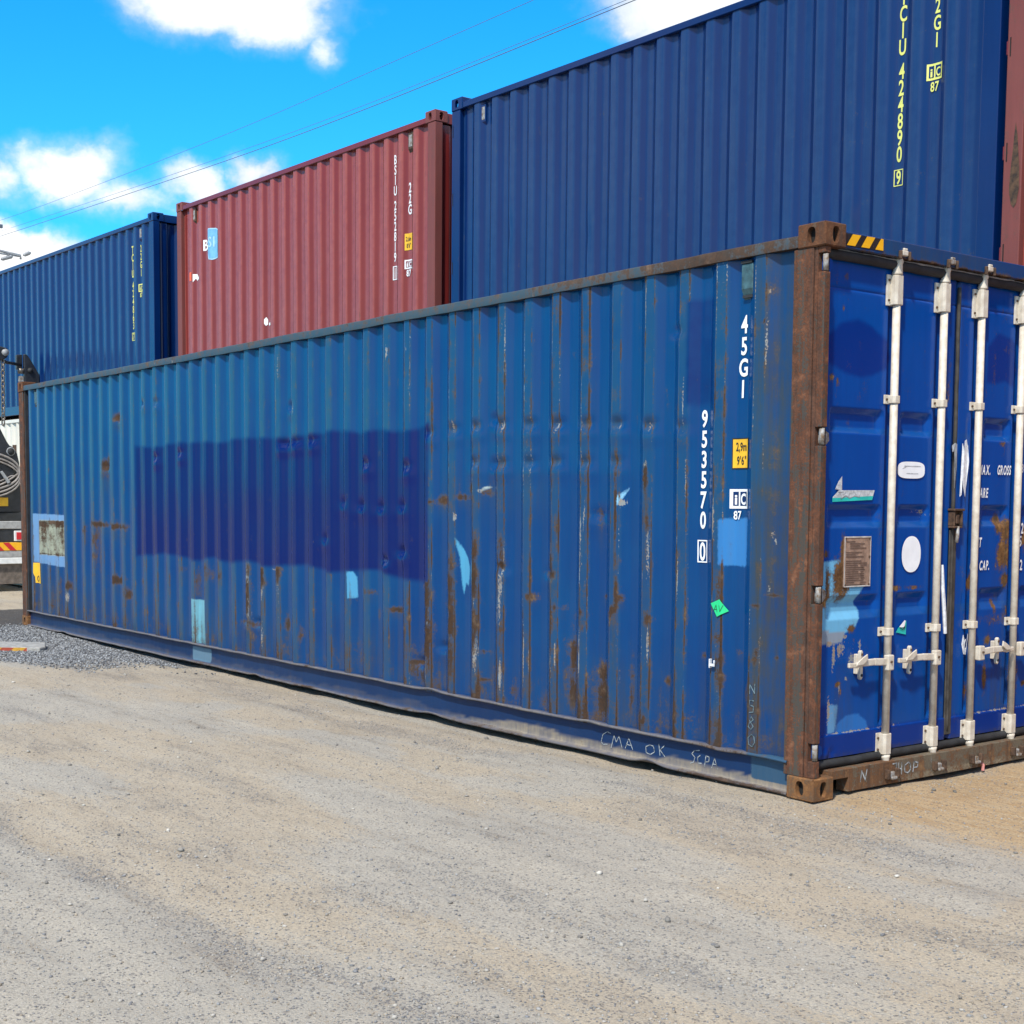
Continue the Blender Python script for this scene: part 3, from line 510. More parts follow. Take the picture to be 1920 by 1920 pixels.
def casting_mb(x0, x1, y0, y1, z0, z1, holes):
    """corner casting: chamfered block with oval openings on the named faces, hollow inside"""
    mb = MB(); c = .006; lo = (x0, y0, z0); hi = (x1, y1, z1)
    def P(ax, side, u, v):
        p = [0, 0, 0]; p[ax] = hi[ax] if side else lo[ax]; p[(ax + 1) % 3] = u; p[(ax + 2) % 3] = v; return tuple(p)
    for ax in range(3):
        a1, a2 = (ax + 1) % 3, (ax + 2) % 3; u0, u1, v0, v1 = lo[a1] + c, hi[a1] - c, lo[a2] + c, hi[a2] - c
        for side in (0, 1):
            h = holes.get(('-' if not side else '+') + 'xyz'[ax])
            if not h: mb.add([P(ax, side, u0, v0), P(ax, side, u1, v0), P(ax, side, u1, v1), P(ax, side, u0, v1)], [(0, 1, 2, 3) if side else (3, 2, 1, 0)]); continue
            ru, rv = h; cu, cv = (u0 + u1) / 2, (v0 + v1) / 2; n = 32; R, E, I = [], [], []
            for i in range(n):
                a = 2 * math.pi * i / n + math.pi / 4; co, si = math.cos(a), math.sin(a); k = 1 / max(abs(co), abs(si))
                R.append(P(ax, side, cu + co * k * (u1 - u0) / 2, cv + si * k * (v1 - v0) / 2))
                e = (cu + ru * math.copysign(abs(co) ** .75, co), cv + rv * math.copysign(abs(si) ** .75, si)); E.append(P(ax, side, *e))
                q = list(P(ax, side, *e)); q[ax] += -.03 if side else .03; I.append(tuple(q))
            mb.add(R + E + I, [(i, (i + 1) % n, n + (i + 1) % n, n + i) for i in range(n)] + [(n + i, n + (i + 1) % n, 2 * n + (i + 1) % n, 2 * n + i) for i in range(n)])
    for ax in range(3):                                  # chamfer strips
        a1, a2 = (ax + 1) % 3, (ax + 2) % 3
        for s1 in (0, 1):
            for s2 in (0, 1):
                q = []
                for t, w in ((0, 0), (1, 0), (1, 1), (0, 1)):
                    p = [0, 0, 0]; p[ax] = hi[ax] - c if t else lo[ax] + c
                    b1 = hi[a1] if s1 else lo[a1]; b2 = hi[a2] if s2 else lo[a2]; i1 = b1 - c if s1 else b1 + c; i2 = b2 - c if s2 else b2 + c
                    p[a1], p[a2] = (b1, i2) if w == 0 else (i1, b2); q.append(tuple(p))
                mb.add(q, [(0, 1, 2, 3)])
    return mb
def cast_obj(root, x0, x1, y0, y1, z0, z1, holes, mat, paint=None):
    mb = casting_mb(x0, x1, y0, y1, z0, z1, holes)
    me = bpy.data.meshes.new('corner_casting'); me.from_pydata(mb.v, [], mb.f)
    bm = bmesh.new(); bm.from_mesh(me); bmesh.ops.remove_doubles(bm, verts=bm.verts, dist=.0004); bmesh.ops.recalc_face_normals(bm, faces=bm.faces); bm.to_mesh(me); bm.free()
    return finish(me, 'corner_casting', mat, root, paint=paint)
def castings(root, L, W, H, mat, paint=None):
    SX, SY, SZ = .178, .162, .118
    for ex in (0, 1):
        for ey in (0, 1):
            for ez in (0, 1):
                m_ = M['castingtop'] if (ez and mat == M['casting']) else mat; x0, x1 = (-SX, 0) if ex else (-L, -L + SX); y0, y1 = (W - SY, W) if ey else (0, SY); z0, z1 = (H - SZ, H) if ez else (0, SZ)
                cast_obj(root, x0, x1, y0, y1, z0, z1, {('+x' if ex else '-x'): (.026, .040), ('+y' if ey else '-y'): (.040, .026), ('+z' if ez else '-z'): (.05, .03)}, m_, paint)
                if mat == M['casting'] and ex and not ey: MB().box(x0 + .032, x1 - .032, y0 + .032, y1 - .032, z0 + .012, z1 - .012).obj('casting_shade_block', M['dark'], root)  # dark block paints the shade inside the casting holes
# ---- the long weathered blue container in front
L, W, H = 12.192, 2.438, 2.896
main = empty('shipping_container', (0, 0, 0), (0, -0.00505, 0))
tag(main, 'long weathered blue container with rusty posts and white door bars, alone in front', 'shipping container', 'shipping containers in the yard')
XC = -.435
def dent_main(X, Z):
    d = np.zeros_like(X)
    for x, z, a in DENTS:
        d += 1.35 * a * np.exp(-np.clip(((X - x) / .045) ** 2 + ((Z - z) / .028) ** 2, 0, 30)) - a * .3 * np.exp(-np.clip(((X - x) / .09) ** 2 + ((Z - z + .06) / .05) ** 2, 0, 30))
    d += .006 * (vnoise(X * 1.6 + 40, Z * 1.1, 21) - .5) + .004 * (vnoise(X * 5 + 80, Z * 3, 22) - .5)
    return d * ss(Z, .17, .25) * ss(-Z, -2.78, -2.70)
mw = Wall(main, L, XC, dent=dent_main)
PATCHES = [([(-11.80, 1.345), (-10.75, 1.335), (-10.77, .745), (-11.80, .775)], (.12, .26, .48)), ([(-7.50, .60), (-7.15, .592), (-7.12, .19), (-7.47, .185)], (.13, .37, .47)),
           ([(-4.617, .97), (-4.54, .975), (-4.507, .93), (-4.50, .78), (-4.605, .766)], (.055, .29, .50)),
           ([(-3.184, 1.27), (-3.12, 1.20), (-3.07, 1.13), (-3.046, 1.06), (-3.06, .94), (-3.09, .96), (-3.113, .885), (-3.13, .99), (-3.14, 1.12)], (.055, .29, .48)),
           ([(-.708, 1.425), (-.520, 1.432), (-.526, 1.172), (-.708, 1.178)], (.018, .17, .45)),
           ([(-1.545, 1.545), (-1.50, 1.56), (-1.45, 1.60), (-1.50, 1.52), (-1.53, 1.49)], (.22, .50, .72)), ([(-2.90, 1.58), (-2.86, 1.61), (-2.80, 1.61), (-2.86, 1.59), (-2.89, 1.575)], (.40, .50, .50))]
def paint_main(co, A, B, C):
    x, z = co[:, 0].astype(float), co[:, 2].astype(float)
    k = np.floor((x - XC + PITCH / 2) / PITCH); t = x - XC - k * PITCH; out = np.clip(1 - (np.abs(t) - .040) / .012, 0, 1) * (x < -.39)
    edge = np.exp(-((np.abs(t) - .037) / .006) ** 2) * (x < -.39); kk = k.astype(int)
    sk = np.array([np.random.default_rng(900 + i).random() for i in range(60)])[np.clip(-kk, 0, 59)]
    side = np.sign(t); band = rnd1(z * 1 + 17.3 * kk + 5 * side, .22, 31)
    right = ss(x, -4.6, -3.4); lowz = ss(-z, -1.75, -.35); top = ss(z, 2.1, 2.6)
    A[:, 0] = edge * (.14 + .36 * right * (.4 + sk) + .32 * lowz + .2 * top * right) * (.3 + 1.0 * band) + out * (.10 + .26 * right * sk + .16 * lowz) * band
    A[:, 0] += .42 * ss(-z, -.55, -.17) * rnd1(x, .10, 33) * (.5 + .5 * rnd1(x, .03, 34))
    A[:, 1] = edge * (.20 + (.30 + .22 * lowz) * right + .14 * (t < 0)) * rnd1(z + 7.7 * kk - 3 * side, .13, 35) + out * .24 * right * sk * rnd1(z + 3.1 * kk, .3, 36)
    A[:, 2] = out * (.85 - .25 * right) * (.75 + .25 * rnd1(z + 5 * kk, .5, 37)) + .02 + .14 * ss(z, 1.6, 2.7) * (1 - .7 * right)
    B[:, 2] = .55 * ss(-z, -.80, -.20) * (.4 + .6 * rnd1(x, .16, 38)) + .40 * ss(x, -.485, -.43) * rnd1(z, .9, 39) + .50 * ss(x, -.485, -.44) + .30 * ss(-x, 9.5, 11.0) * ss(-z, -1.0, -.2) + .25 * ss(-x, 11.2, 11.75) * lowz
    B[:, 2] += .5 * np.exp(-((z - 1.55) / .16) ** 2) * ss(x, -3.5, -3.2) * ss(-x, 2.0, 2.6) * rnd1(x, .1, 40)
    for X, Z, rx, rz, a in RUST:
        a *= .92; g = blob(x, z, X, Z, rx, rz); A[:, 0] = np.maximum(A[:, 0], a * 1.02 * g); B[:, 2] = np.maximum(B[:, 2], .7 * a * blob(x, z, X, Z - rz * 1.6, rx * .8, rz * 1.6))
    for X, Z, rx, rz, a in LIGHT: A[:, 1] = np.maximum(A[:, 1], a * blob(x, z, X, Z, max(rx, .009), rz))
    for X, Z, a in DENTS:
        if X > -3.6: A[:, 0] = np.maximum(A[:, 0], .72 * edge * blob(x, z, X, Z, .06, .035)); B[:, 2] = np.maximum(B[:, 2], .5 * out * blob(x, z, X, Z, .05, .03))
    nav = np.minimum(np.minimum(x + 8.72, -3.505 - x), np.minimum(2.03 + .05 * (rnd1(x, .22, 41) - .5) - z, z - (.975 + .06 * (rnd1(x, .35, 42) - .5))))
    B[:, 0] = sdf_mask(nav); B[:, 0] = np.maximum(B[:, 0], np.minimum(sdf_mask(box_sdf(x, z, -.955, -.80, 2.06, 2.60) * .8), .50))
    B[:, 0] = np.maximum(B[:, 0], sdf_mask(box_sdf(x, z, -11.45, -11.30, .83, 1.0)) * (A[:, 0] < 2)); B[:, 0] = np.maximum(B[:, 0], sdf_mask(box_sdf(x, z, -11.15, -11.0, .83, 1.0)))
    for P, c in PATCHES:
        v = sdf_mask(poly_sdf(x, z, P)); w = v > B[:, 1]; B[w, 1] = v[w]; C[v > .05, :3] = c
    nv = B[:, 0] > .45; A[nv, 0] = np.minimum(A[nv, 0], .04); A[nv, 1] *= .25; B[nv, 2] *= .2
    A[:, 0] += .09 * (A[:, 0] > .06)
    fl = box_sdf(x, z, -11.585, -10.76, .875, 1.272) > 0
    A[fl, 0] = .33 + .42 * rnd1(x[fl], .05, 43) * rnd1(z[fl] + x[fl], .12, 44) + .2 * (z[fl] > 1.2); C[fl, :3] = (.30, .32, .24); A[:, 0] = np.maximum(A[:, 0], .95 * np.exp(-((z - .875) / .007) ** 2) * ((x > -11.6) & (x < -10.75)))
finish(wall_mesh('side_wall', -L + .195, -.195, .172, 2.79, XC, mw.prof, .019, dent_main), 'side_wall', M['main'], main, smooth=True, paint=paint_main)
# shell behind
sh = MB().box(-L + .1, -.16, 2.36, 2.40, .14, 2.80); sh.obj('side_wall', M['main'], main)
MB().box(-L + .05, -L + .09, .05, 2.39, .14, 2.80).obj('front_wall', M['main'], main)
MB().box(-L + .09, -.10, .07, 2.37, 2.80, 2.835).obj('roof', M['rail'], main)
MB().box(-L + .1, -.1, .065, 2.36, .10, .15).obj('floor', M['dark'], main)
def rail_top(y0, y1):
    n = 160; xs = np.linspace(-L + .178, -.178, n); wob = .006 * (rnd1(xs, .5, 51) - .5) + .004 * (rnd1(xs, .12, 52) - .5); ring = [(0, 0), (0, .055), (.012, .062), (1, .062), (1, 0)]
    X = np.repeat(xs[:, None], 6, 1); Yv = np.array([y0, y0, y0 + .010, y1, y1, y0]); Zv = np.array([2.788, 2.840, 2.848, 2.848, 2.788, 2.788])
    return grid_mesh('top_rail', X, Yv[None] + wob[:, None] * (Yv < y0 + .02), Zv[None] + wob[:, None])
def paint_rail(co, A, B, C):
    x = co[:, 0]; A[:, 0] = .36 * ss(x, -3.5, -.4) + .16 * rnd1(x, .35, 53) + .12 * (co[:, 2] > 2.838); A[:, 2] = .35 + .3 * ss(-x, 5, 11); A[:, 1] = .35 * rnd1(x, .06, 54) * rnd1(x, .7, 55)
    v = sdf_mask(np.minimum(np.abs(x + .95) * -1 + .12, .1)); A[:, 0] += .3 * blob(x, x * 0, -.80, 0, .12, 1); A[:, 1] += .5 * blob(x, x * 0, -1.0, 0, .05, 1)
finish(rail_top(.006, .066), 'top_rail', M['rail'], main, paint=paint_rail)
MB().box(-L + .178, -.178, 2.37, 2.432, 2.788, 2.848).obj('top_rail', M['rail'], main)
def rail_bottom():
    n = 260; xs = np.linspace(-L + .178, -.178, n); w1 = rnd1(xs, .55, 61) - .5; w2 = rnd1(xs, .16, 62) - .5; w3 = rnd1(xs, .35, 63) - .5
    prof = [(.06, .192), (.004, .190), (.001, .184), (.003, .177), (.040, .170)] + [(.043, z) for z in np.linspace(.160, .030, 9)] + [(.040, .024), (.002, .020), (.000, .013), (.004, .007), (.06, .006)]
    Yv = np.array([p[0] for p in prof]); Zv = np.array([p[1] for p in prof]); up = (Zv > .175) & (Yv < .03); dn = (Zv < .022) & (Yv < .03)
    bump = .030 * np.exp(-((xs + 1.22) / .09) ** 2) + .018 * np.exp(-((xs + 3.45) / .12) ** 2) + .02 * np.exp(-((xs + 6.1) / .1) ** 2) + .014 * np.exp(-((xs + 10.8) / .1) ** 2)
    bt = .016 * np.exp(-((xs + 3.45) / .10) ** 2) + .010 * np.exp(-((xs + 1.75) / .08) ** 2) - .008 * np.exp(-((xs + .65) / .12) ** 2)
    X = np.repeat(xs[:, None], len(prof), 1)
    Y = Yv[None] + up[None] * (.006 * w1 + .005 * w2)[:, None] + dn[None] * (.008 * w3 + .006 * w2)[:, None]
    Z = Zv[None] + up[None] * (.004 * w2 + .003 * w1 + bt)[:, None] + dn[None] * (.003 * w3 + .003 * w2 + .8 * bump)[:, None]
    return grid_mesh('bottom_rail', X[:, ::-1], Y[:, ::-1], Z[:, ::-1])
def paint_brail(co, A, B, C):
    x, z = co[:, 0], co[:, 2]; lip = (co[:, 1] < .02)
    A[:, 2] = np.where(lip, .62, np.clip(1 - (z - (.046 + .05 * (rnd1(x, .25, 64) - .4) + .02 * rnd1(x, .05, 65))) / .012, 0, 1) * (.15 + .85 * ss(x, -3.6, -2.4)) + .01)
    A[:, 0] = .25 * lip * rnd1(x, .3, 66) + .10 * rnd1(x, .2, 67) + .55 * lip * blob(x, x * 0, -.62, 0, .2, 1) + .5 * lip * blob(x, x * 0, -5.2, 0, .08, 1) + .35 * (z < .03) * rnd1(x, .7, 68)
    v = sdf_mask(box_sdf(x, z, -7.45, -7.05, .03, .155)); B[:, 1] = v; C[:, :3] = (.10, .19, .27)
    v2 = sdf_mask(np.minimum(x + .46, (z - .05) * 2)) * .98; w = v2 > B[:, 1]; B[w, 1] = v2[w]; C[x > -.62, :3] = (.012, .060, .125)
finish(rail_bottom(), 'bottom_rail', M['brail'], main, smooth=False, paint=paint_brail)
MB().box(-L + .178, -.178, 2.38, 2.43, .012, .17).obj('bottom_rail', M['brail'], main)
castings(main, L, W, H, M['casting'], lambda co, A, B, C: A.__setitem__((slice(None), 0), .16))
# corner posts
HZ = (2.70, 1.845, 1.052, .25)
def post_mb():
    mb = MB(); mb.box(-.205, -.078, .008, .075, .1182, 2.7778); mb.box(-.0775, -.055, .0155, .075, .1182, 2.7778)
    zs = [.1182] + [q for z in sorted(HZ) for q in (z - .046, z + .046)] + [2.7778]
    for a, b in zip(zs[::2], zs[1::2]): mb.box(-.0545, -.012, .0155, .060, a, b)
    mb.box(-.0545, -.040, .060, .080, .1182, 2.7778); return mb
def paint_post(co, A, B, C):
    z, x = co[:, 2], co[:, 0]; A[:, 0] = .05 + .20 * (x > -.08)
post_mb().obj('corner_post', M['post'], main, bevel=.004, seg=2)
_me = main.children[-1].data
def subdiv_paint(o, fn, cuts=24):
    bm = bmesh.new(); bm.from_mesh(o.data)
    for z in np.linspace(.2, 2.7, cuts): bmesh.ops.bisect_plane(bm, geom=bm.verts[:] + bm.edges[:] + bm.faces[:], plane_co=(0, 0, z), plane_no=(0, 0, 1))
    bm.to_mesh(o.data); bm.free(); paint_mesh(o.data, fn)
def post_wear(co, A, B, C):
    x, z = co[:, 0], co[:, 2]; A[:, 0] = .12 * (x > -.08) + .22 * (rnd1(z, .35, 71) - .5) - .14 * ss(-z, -1.6, -.9) * (x < -.08) - .06; A[:, 1] = .42 * rnd1(z, .2, 72) + .26 * ss(-z, -.9, -.3); B[:, 2] = .25
subdiv_paint(main.children[-1], post_wear)
for x0, x1, y0, y1 in ((-L + .002, -L + .16, .008, .07), (-L + .002, -L + .16, 2.36, 2.43), (-.2, -.012, 2.36, 2.424)):
    MB().box(x0, x1, y0, y1, .1182, 2.7778).obj('corner_post', M['post'], main, bevel=.004)
MB().box(-L + .1602, -L + .197, .022, .06, .15, 2.79).obj('post_flange', M['rubber'], main)
# door header with hazard stripes, sill, gaskets
def wear_const(r, s=0, d=0, g=0):
    def f(co, A, B, C): A[:, 0] = r; A[:, 1] = s; A[:, 2] = d; B[:, 2] = g
    return f
mb = MB(); mb.box(-.10, -.022, .1622, 2.2758, 2.786, 2.868); hd = mb.obj('door_header', M['main'], main, bevel=.004)
def wear_header(co, A, B, C):
    y, z = co[:, 1], co[:, 2]; A[:, 0] = .88 * (z < 2.80) * (.3 + .8 * rnd1(y, .12, 75)); A[:, 2] = .25; B[:, 2] = .45 * rnd1(y, .4, 74)
bm = bmesh.new(); bm.from_mesh(hd.data)
for y in np.arange(.2, 2.25, .04): bmesh.ops.bisect_plane(bm, geom=bm.verts[:] + bm.edges[:] + bm.faces[:], plane_co=(0, y, 0), plane_no=(0, 1, 0))
bmesh.ops.bisect_plane(bm, geom=bm.verts[:] + bm.edges[:] + bm.faces[:], plane_co=(0, 0, 2.812), plane_no=(0, 0, 1))
bm.to_mesh(hd.data); bm.free(); paint_mesh(hd.data, wear_header)
class Flat:                                     # decals on a plane x = const, (y, z)
    br = []
    def __init__(s, root, x): s.root = root; s.x = x
    def host(s, u, v, k=1): return (s.x + .0022 * k, u, v)
hf = Flat(hd, -.022)
decal('hazard_band', [poly((.175, 2.797), (.475, 2.803), (.475, 2.862), (.175, 2.858))], M['black'], hf)
decal('hazard_stripe', [poly((.185, 2.800), (.250, 2.8015), (.295, 2.8595), (.230, 2.858)), poly((.297, 2.8022), (.362, 2.8035), (.407, 2.862), (.342, 2.8605)), poly((.409, 2.8035), (.474, 2.804), (.474, 2.862), (.454, 2.862))], M['hazyel'], hf, 2)
mb = MB(); mb.box(-.10, -.018, .3002, 2.138, .018, .142); mb.box(-.10, -.018, .1622, .300, .094, .142); mb.box(-.10, -.018, 2.138, 2.2758, .094, .142)
sl = mb.obj('door_sill', M['sill'], main, bevel=.003)
bm = bmesh.new(); bm.from_mesh(sl.data)
for z in (.045, .06): bmesh.ops.bisect_plane(bm, geom=bm.verts[:] + bm.edges[:] + bm.faces[:], plane_co=(0, 0, z), plane_no=(0, 0, 1))
for y in np.arange(.32, 2.1, .05): bmesh.ops.bisect_plane(bm, geom=bm.verts[:] + bm.edges[:] + bm.faces[:], plane_co=(0, y, 0), plane_no=(0, 1, 0))
bm.to_mesh(sl.data); bm.free()
def wear_sill(co, A, B, C): A[:, 0] = -.10 + .3 * (rnd1(co[:, 1], .2, 77) - .3); A[:, 2] = np.where(co[:, 2] < .05, .95, .45); A[:, 1] = .35 * rnd1(co[:, 1], .1, 78)
paint_mesh(sl.data, wear_sill)
def tube_gasket(y0, y1, z, x, r, name, parent, mat='rubber'):
    ys = np.linspace(y0, y1, 40); q = rnd1(ys, .07, int(z * 100)) - .5
    o = MB().tube([(x + .006 * q[i], ys[i], z + .004 * q[-1 - i]) for i in range(40)], r, 10).obj(name, M[mat], parent, smooth=True); return o
tube_gasket(.07, 2.37, 2.758, -.068, .027, 'gasket', main); tube_gasket(.10, 2.37, 2.778, -.056, .007, 'gasket_lip', main, 'steel')
tube_gasket(.06, 2.38, .168, -.078, .022, 'gasket', main)
# ---- doors
BARS = (.648, 1.063, 1.410, 1.818); SEAM = 1.229
BANDS = ((2.003, 1.968, 1.902, 1.872), (1.510, 1.478, 1.419, 1.386), (1.038, 1.002, .954, .912))
def door_depth(y, z, right):
    f = np.zeros_like(y)
    for a, b, c, d in BANDS: f = np.maximum(f, np.clip(np.minimum((a - z) / (a - b), (z - d) / (c - d)), 0, 1))
    gs = [(b - .033, b - .013, b + .055, b + .075) for b in (BARS[2:] if right else BARS[:2])]
    lim = [(.170, .180)] if not right else [(SEAM + .115, SEAM + .125)]
    y1 = 1.155 if not right else 2.29
    f = f * np.clip((y - lim[0][0]) / .010, 0, 1) * np.clip((y1 - y) / .01, 0, 1)
    for g in gs: f = f * np.clip(np.maximum((g[0] - .015 - y) / .035, (y - g[3] - .015) / .035), 0, 1)   # bands end beside the grooves
    d = .026 * f; g = np.zeros_like(y)
    for a, b, c, e in gs: g = np.maximum(g, np.clip(np.minimum((y - a) / (b - a), (e - y) / (e - c)), 0, 1))
    g = g * np.clip((z - .33) / .02, 0, 1) * np.clip((2.585 - z) / .02, 0, 1)
    d = np.maximum(d, .034 * g)
    d = d + .005 * np.exp(-((z - 2.600) / .0035) ** 2) - .007 * np.clip((.318 - z) / .004, 0, 1)
    d = d + .003 * (vnoise(y * 3 + 9, z * 2.2, 81) - .5) + .010 * np.exp(-(((y - .20) / .06) ** 2 + ((z - .22) / .02) ** 2)) * np.sin(y * 60)
    return d
DOOR_X = -.085
def make_door(y0, y1, right, fn):
    ys = np.unique(np.round(np.r_[np.linspace(y0, y1, 96), [v for b in BARS for v in (b - .033, b - .013, b + .055, b + .075) if y0 < v < y1]], 4))
    zs = np.unique(np.round(np.r_[np.linspace(.195, 2.735, 205), [v for b in BANDS for v in b], [.314, .318, 2.5965, 2.6035, 2.6]], 4))
    Y, Z = np.meshgrid(ys, zs); X = DOOR_X - door_depth(Y, Z, right)
    X[:, 0] -= .05; X[:, -1] -= .05
    return finish(grid_mesh('door', X, Y, Z), 'door', M['door'], main, smooth=False, paint=fn)
def paint_doorL(co, A, B, C):
    y, z = co[:, 1].astype(float), co[:, 2].astype(float); A[:, 0] = .05
    nb = poly_sdf(y, z, [(.10, 2.24), (.14, 2.36), (.25, 2.43), (.37, 2.455), (.48, 2.43), (.62, 2.36), (.70, 2.28), (.62, 2.22), (.50, 2.18), (.40, 2.165), (.28, 2.18), (.18, 2.21)])
    B[:, 0] = np.maximum(sdf_mask(nb), sdf_mask(.318 - z)); B[:, 0] = np.maximum(B[:, 0], sdf_mask(box_sdf(y, z, .02, .22, .30, .48)) * .9)
    for P, c in (([(.095, 1.215), (.36, 1.225), (.47, 1.08), (.42, 1.03), (.42, .99), (.46, .955), (.41, .87), (.33, .84), (.095, .86)], (.14, .42, .66)),
                 ([(.04, .87), (.33, .85), (.30, .79), (.04, .79)], (.24, .29, .36)), ([(.04, 1.20), (.12, 1.20), (.12, .85), (.04, .85)], (.33, .45, .46)),
                 ([(.205, .47), (.285, .468), (.262, .325), (.205, .322)], (.10, .28, .52)), ([(.255, .318), (.285, .37), (.35, .405), (.45, .408), (.52, .36), (.53, .318)], (.004, .13, .45))):
        v = sdf_mask(poly_sdf(y, z, P)); w = v > B[:, 1]; B[w, 1] = v[w]; C[v > .05, :3] = np.where(v[v > .05, None] >= B[v > .05, 1][:, None] - 1e-6, c, C[v > .05, :3])
    for u, v, ru, rv, a in ((.28, 1.12, .07, .10, 1.05), (.30, 1.27, .02, .10, .9), (.18, 1.10, .02, .14, .72), (.13, 1.02, .05, .04, .95), (.17, 1.25, .03, .03, .7), (.37, .86, .03, .02, .9), (.275, .575, .02, .015, 1.), (.30, .54, .012, .05, .6), (.27, 2.66, .015, .02, .62), (.255, 2.50, .012, .02, .6), (.22, 2.13, .01, .02, .6), (.17, 2.15, .015, .02, .55), (.13, 1.35, .02, .05, .6), (.75, 1.06, .05, .015, .62), (.90, 1.06, .06, .012, .62), (1.15, 2.2, .03, .2, .35)):
        A[:, 0] = np.maximum(A[:, 0], (a + .08) * blob(y, z, u, v, ru, rv))
    for u, v, ru, rv, a in ((.24, .72, .016, .09, .95), (.20, .79, .03, .015, 1.), (.30, .76, .05, .05, .7), (.38, .70, .02, .03, .7), (.34, .60, .014, .012, 1.1), (.33, .82, .02, .015, 1.), (.45, .77, .012, .025, .9), (.12, .75, .008, .10, .8), (.22, .42, .03, .08, .7), (.40, .318, .30, .004, .9), (.95, 1.47, .06, .012, .7), (1.02, 1.455, .04, .02, .6), (.29, .56, .008, .03, .8), (.70, 2.43, .0, .0, 0)):
        if a: A[:, 1] = np.maximum(A[:, 1], a * blob(y, z, u, v, ru, rv))
    B[:, 2] = .40 * ss(-np.abs(y - .31), -.12, -.02) * ss(-z, -.85, -.5) * (z > .33) + .30 * ss(y, 1.16, 1.22) + .5 * ss(-z, -.225, -.198) + .18 * ss(-y, -.14, -.09)
    A[:, 2] = .22 * ss(-z, -.9, -.3) + .3 * (((z > 1.872) & (z < 1.902)) | ((z > 1.386) & (z < 1.419)) | ((z > .912) & (z < .954))); A[:, 2] += .25 * ss(-y, -.16, -.12)
def paint_doorR(co, A, B, C):
    y, z = co[:, 1].astype(float), co[:, 2].astype(float); A[:, 0] = .08
    nb = poly_sdf(y, z, [(1.52, 2.20), (1.52, 2.40), (1.62, 2.48), (1.75, 2.46), (1.84, 2.40), (1.86, 2.27), (1.80, 2.18), (1.70, 2.22), (1.6, 2.20)])
    B[:, 0] = np.maximum(sdf_mask(nb), sdf_mask(.318 - z)); 
    for u, v, ru, rv, a in ((1.68, 1.40, .04, .05, 1.), (1.76, 1.36, .06, .06, 1.05), (1.72, 1.22, .05, .09, .95), (1.79, 1.22, .04, .09, 1.), (1.76, 1.08, .05, .04, 1.), (1.45, 1.06, .03, .03, .9), (1.58, .52, .02, .10, .92), (1.44, .45, .03, .05, .8), (1.69, 1.86, .03, .02, .7), (1.47, 1.09, .02, .03, .8), (1.97, 1.32, .05, .07, 1.0), (1.66, .93, .02, .05, .8), (1.79, .89, .02, .03, .9), (1.60, .73, .03, .03, .7), (1.70, .71, .02, .03, .7), (1.98, .45, .03, .02, .8), (1.9, .5, .03, .1, .5), (1.62, .85, .2, .04, .45)):
        A[:, 0] = np.maximum(A[:, 0], (a + .08) * blob(y, z, u, v, ru, rv))
    A[:, 1] = .8 * blob(y, z, 1.7, .318, .35, .004) + .6 * blob(y, z, 1.42, .5, .006, .1) + .6 * blob(y, z, 1.40, .72, .006, .08)
    B[:, 2] = .30 * ss(-y, -1.31, -1.24) + .45 * ss(y, 1.55, 1.62) * ss(-y, -1.9, -1.78) * ss(-z, -.95, -.5) * (z > .33) + .35 * blob(y, z, 1.74, 1.0, .08, .15) + .5 * ss(-z, -.225, -.198)
    A[:, 2] = .22 * ss(-z, -.9, -.3) + .25 * (((z > 1.872) & (z < 1.902)) | ((z > 1.386) & (z < 1.419)) | ((z > .912) & (z < .954)))
dl = make_door(.045, SEAM - .012, False, paint_doorL); dr = make_door(SEAM + .012, 2.385, True, paint_doorR)
# seam gasket, seal box, torn film, hanging strip
zs = np.linspace(.24, 2.70, 60); q = rnd1(zs, .06, 91) - .5
MB().tube([(-.082 + .003 * q[i], SEAM + .003 * q[-1 - i], zs[i]) for i in range(60)],   .011, 8).obj('gasket', M['seam'], dl, smooth=True)
MB().box(-.084, -.076, SEAM - .030, SEAM + .034, .22, 1.37).obj('gasket', M['seam'], dl, bevel=.003)
mb = MB(); mb.box(-.086, -.045, SEAM - .038, SEAM + .045, 1.38, 1.392); mb.box(-.086, -.045, SEAM - .038, SEAM - .026, 1.392, 1.475); mb.box(-.086, -.045, SEAM + .033, SEAM + .045, 1.392, 1.475); mb.box(-.086, -.038, SEAM - .046, SEAM + .053, 1.4752, 1.488); mb.box(-.084, -.074, SEAM - .026, SEAM + .033, 1.392, 1.475); mb.box(-.073, -.048, SEAM - .012, SEAM + .016, 1.405, 1.455)
mb.obj('seal_box', M['bolt'], dl, bevel=.003); MB().tube([(-.05, SEAM + .004, 1.39), (-.052, SEAM + .006, 1.33), (-.055, SEAM + .001, 1.30)], .010, 8).obj('seal_pin', M['lug'], dl, smooth=True)
rng = np.random.default_rng(3)
def torn(name, P, x, mat):
    bm = bmesh.new(); vs = [bm.verts.new((x + rng.uniform(-.006, .006), u, v)) for u, v in P]; f = bm.faces.new(vs); bmesh.ops.triangulate(bm, faces=[f])
    r = bmesh.ops.extrude_face_region(bm, geom=bm.faces[:]); [setattr(v, 'co', v.co + Vector((-.0025, 0, 0))) for v in r['geom'] if isinstance(v, bmesh.types.BMVert)]
    bmesh.ops.recalc_face_normals(bm, faces=bm.faces); me = bpy.data.meshes.new(name); bm.to_mesh(me); bm.free(); return finish(me, name, mat, dl)
torn('torn_film', [(1.268, 1.62), (1.276, 1.85), (1.284, 1.80), (1.292, 1.865), (1.300, 1.82), (1.308, 1.872), (1.318, 1.83), (1.326, 1.84), (1.330, 1.75), (1.318, 1.60), (1.310, 1.555), (1.292, 1.60), (1.280, 1.66), (1.272, 1.565), (1.255, 1.555)], -.060, M['frayed'])
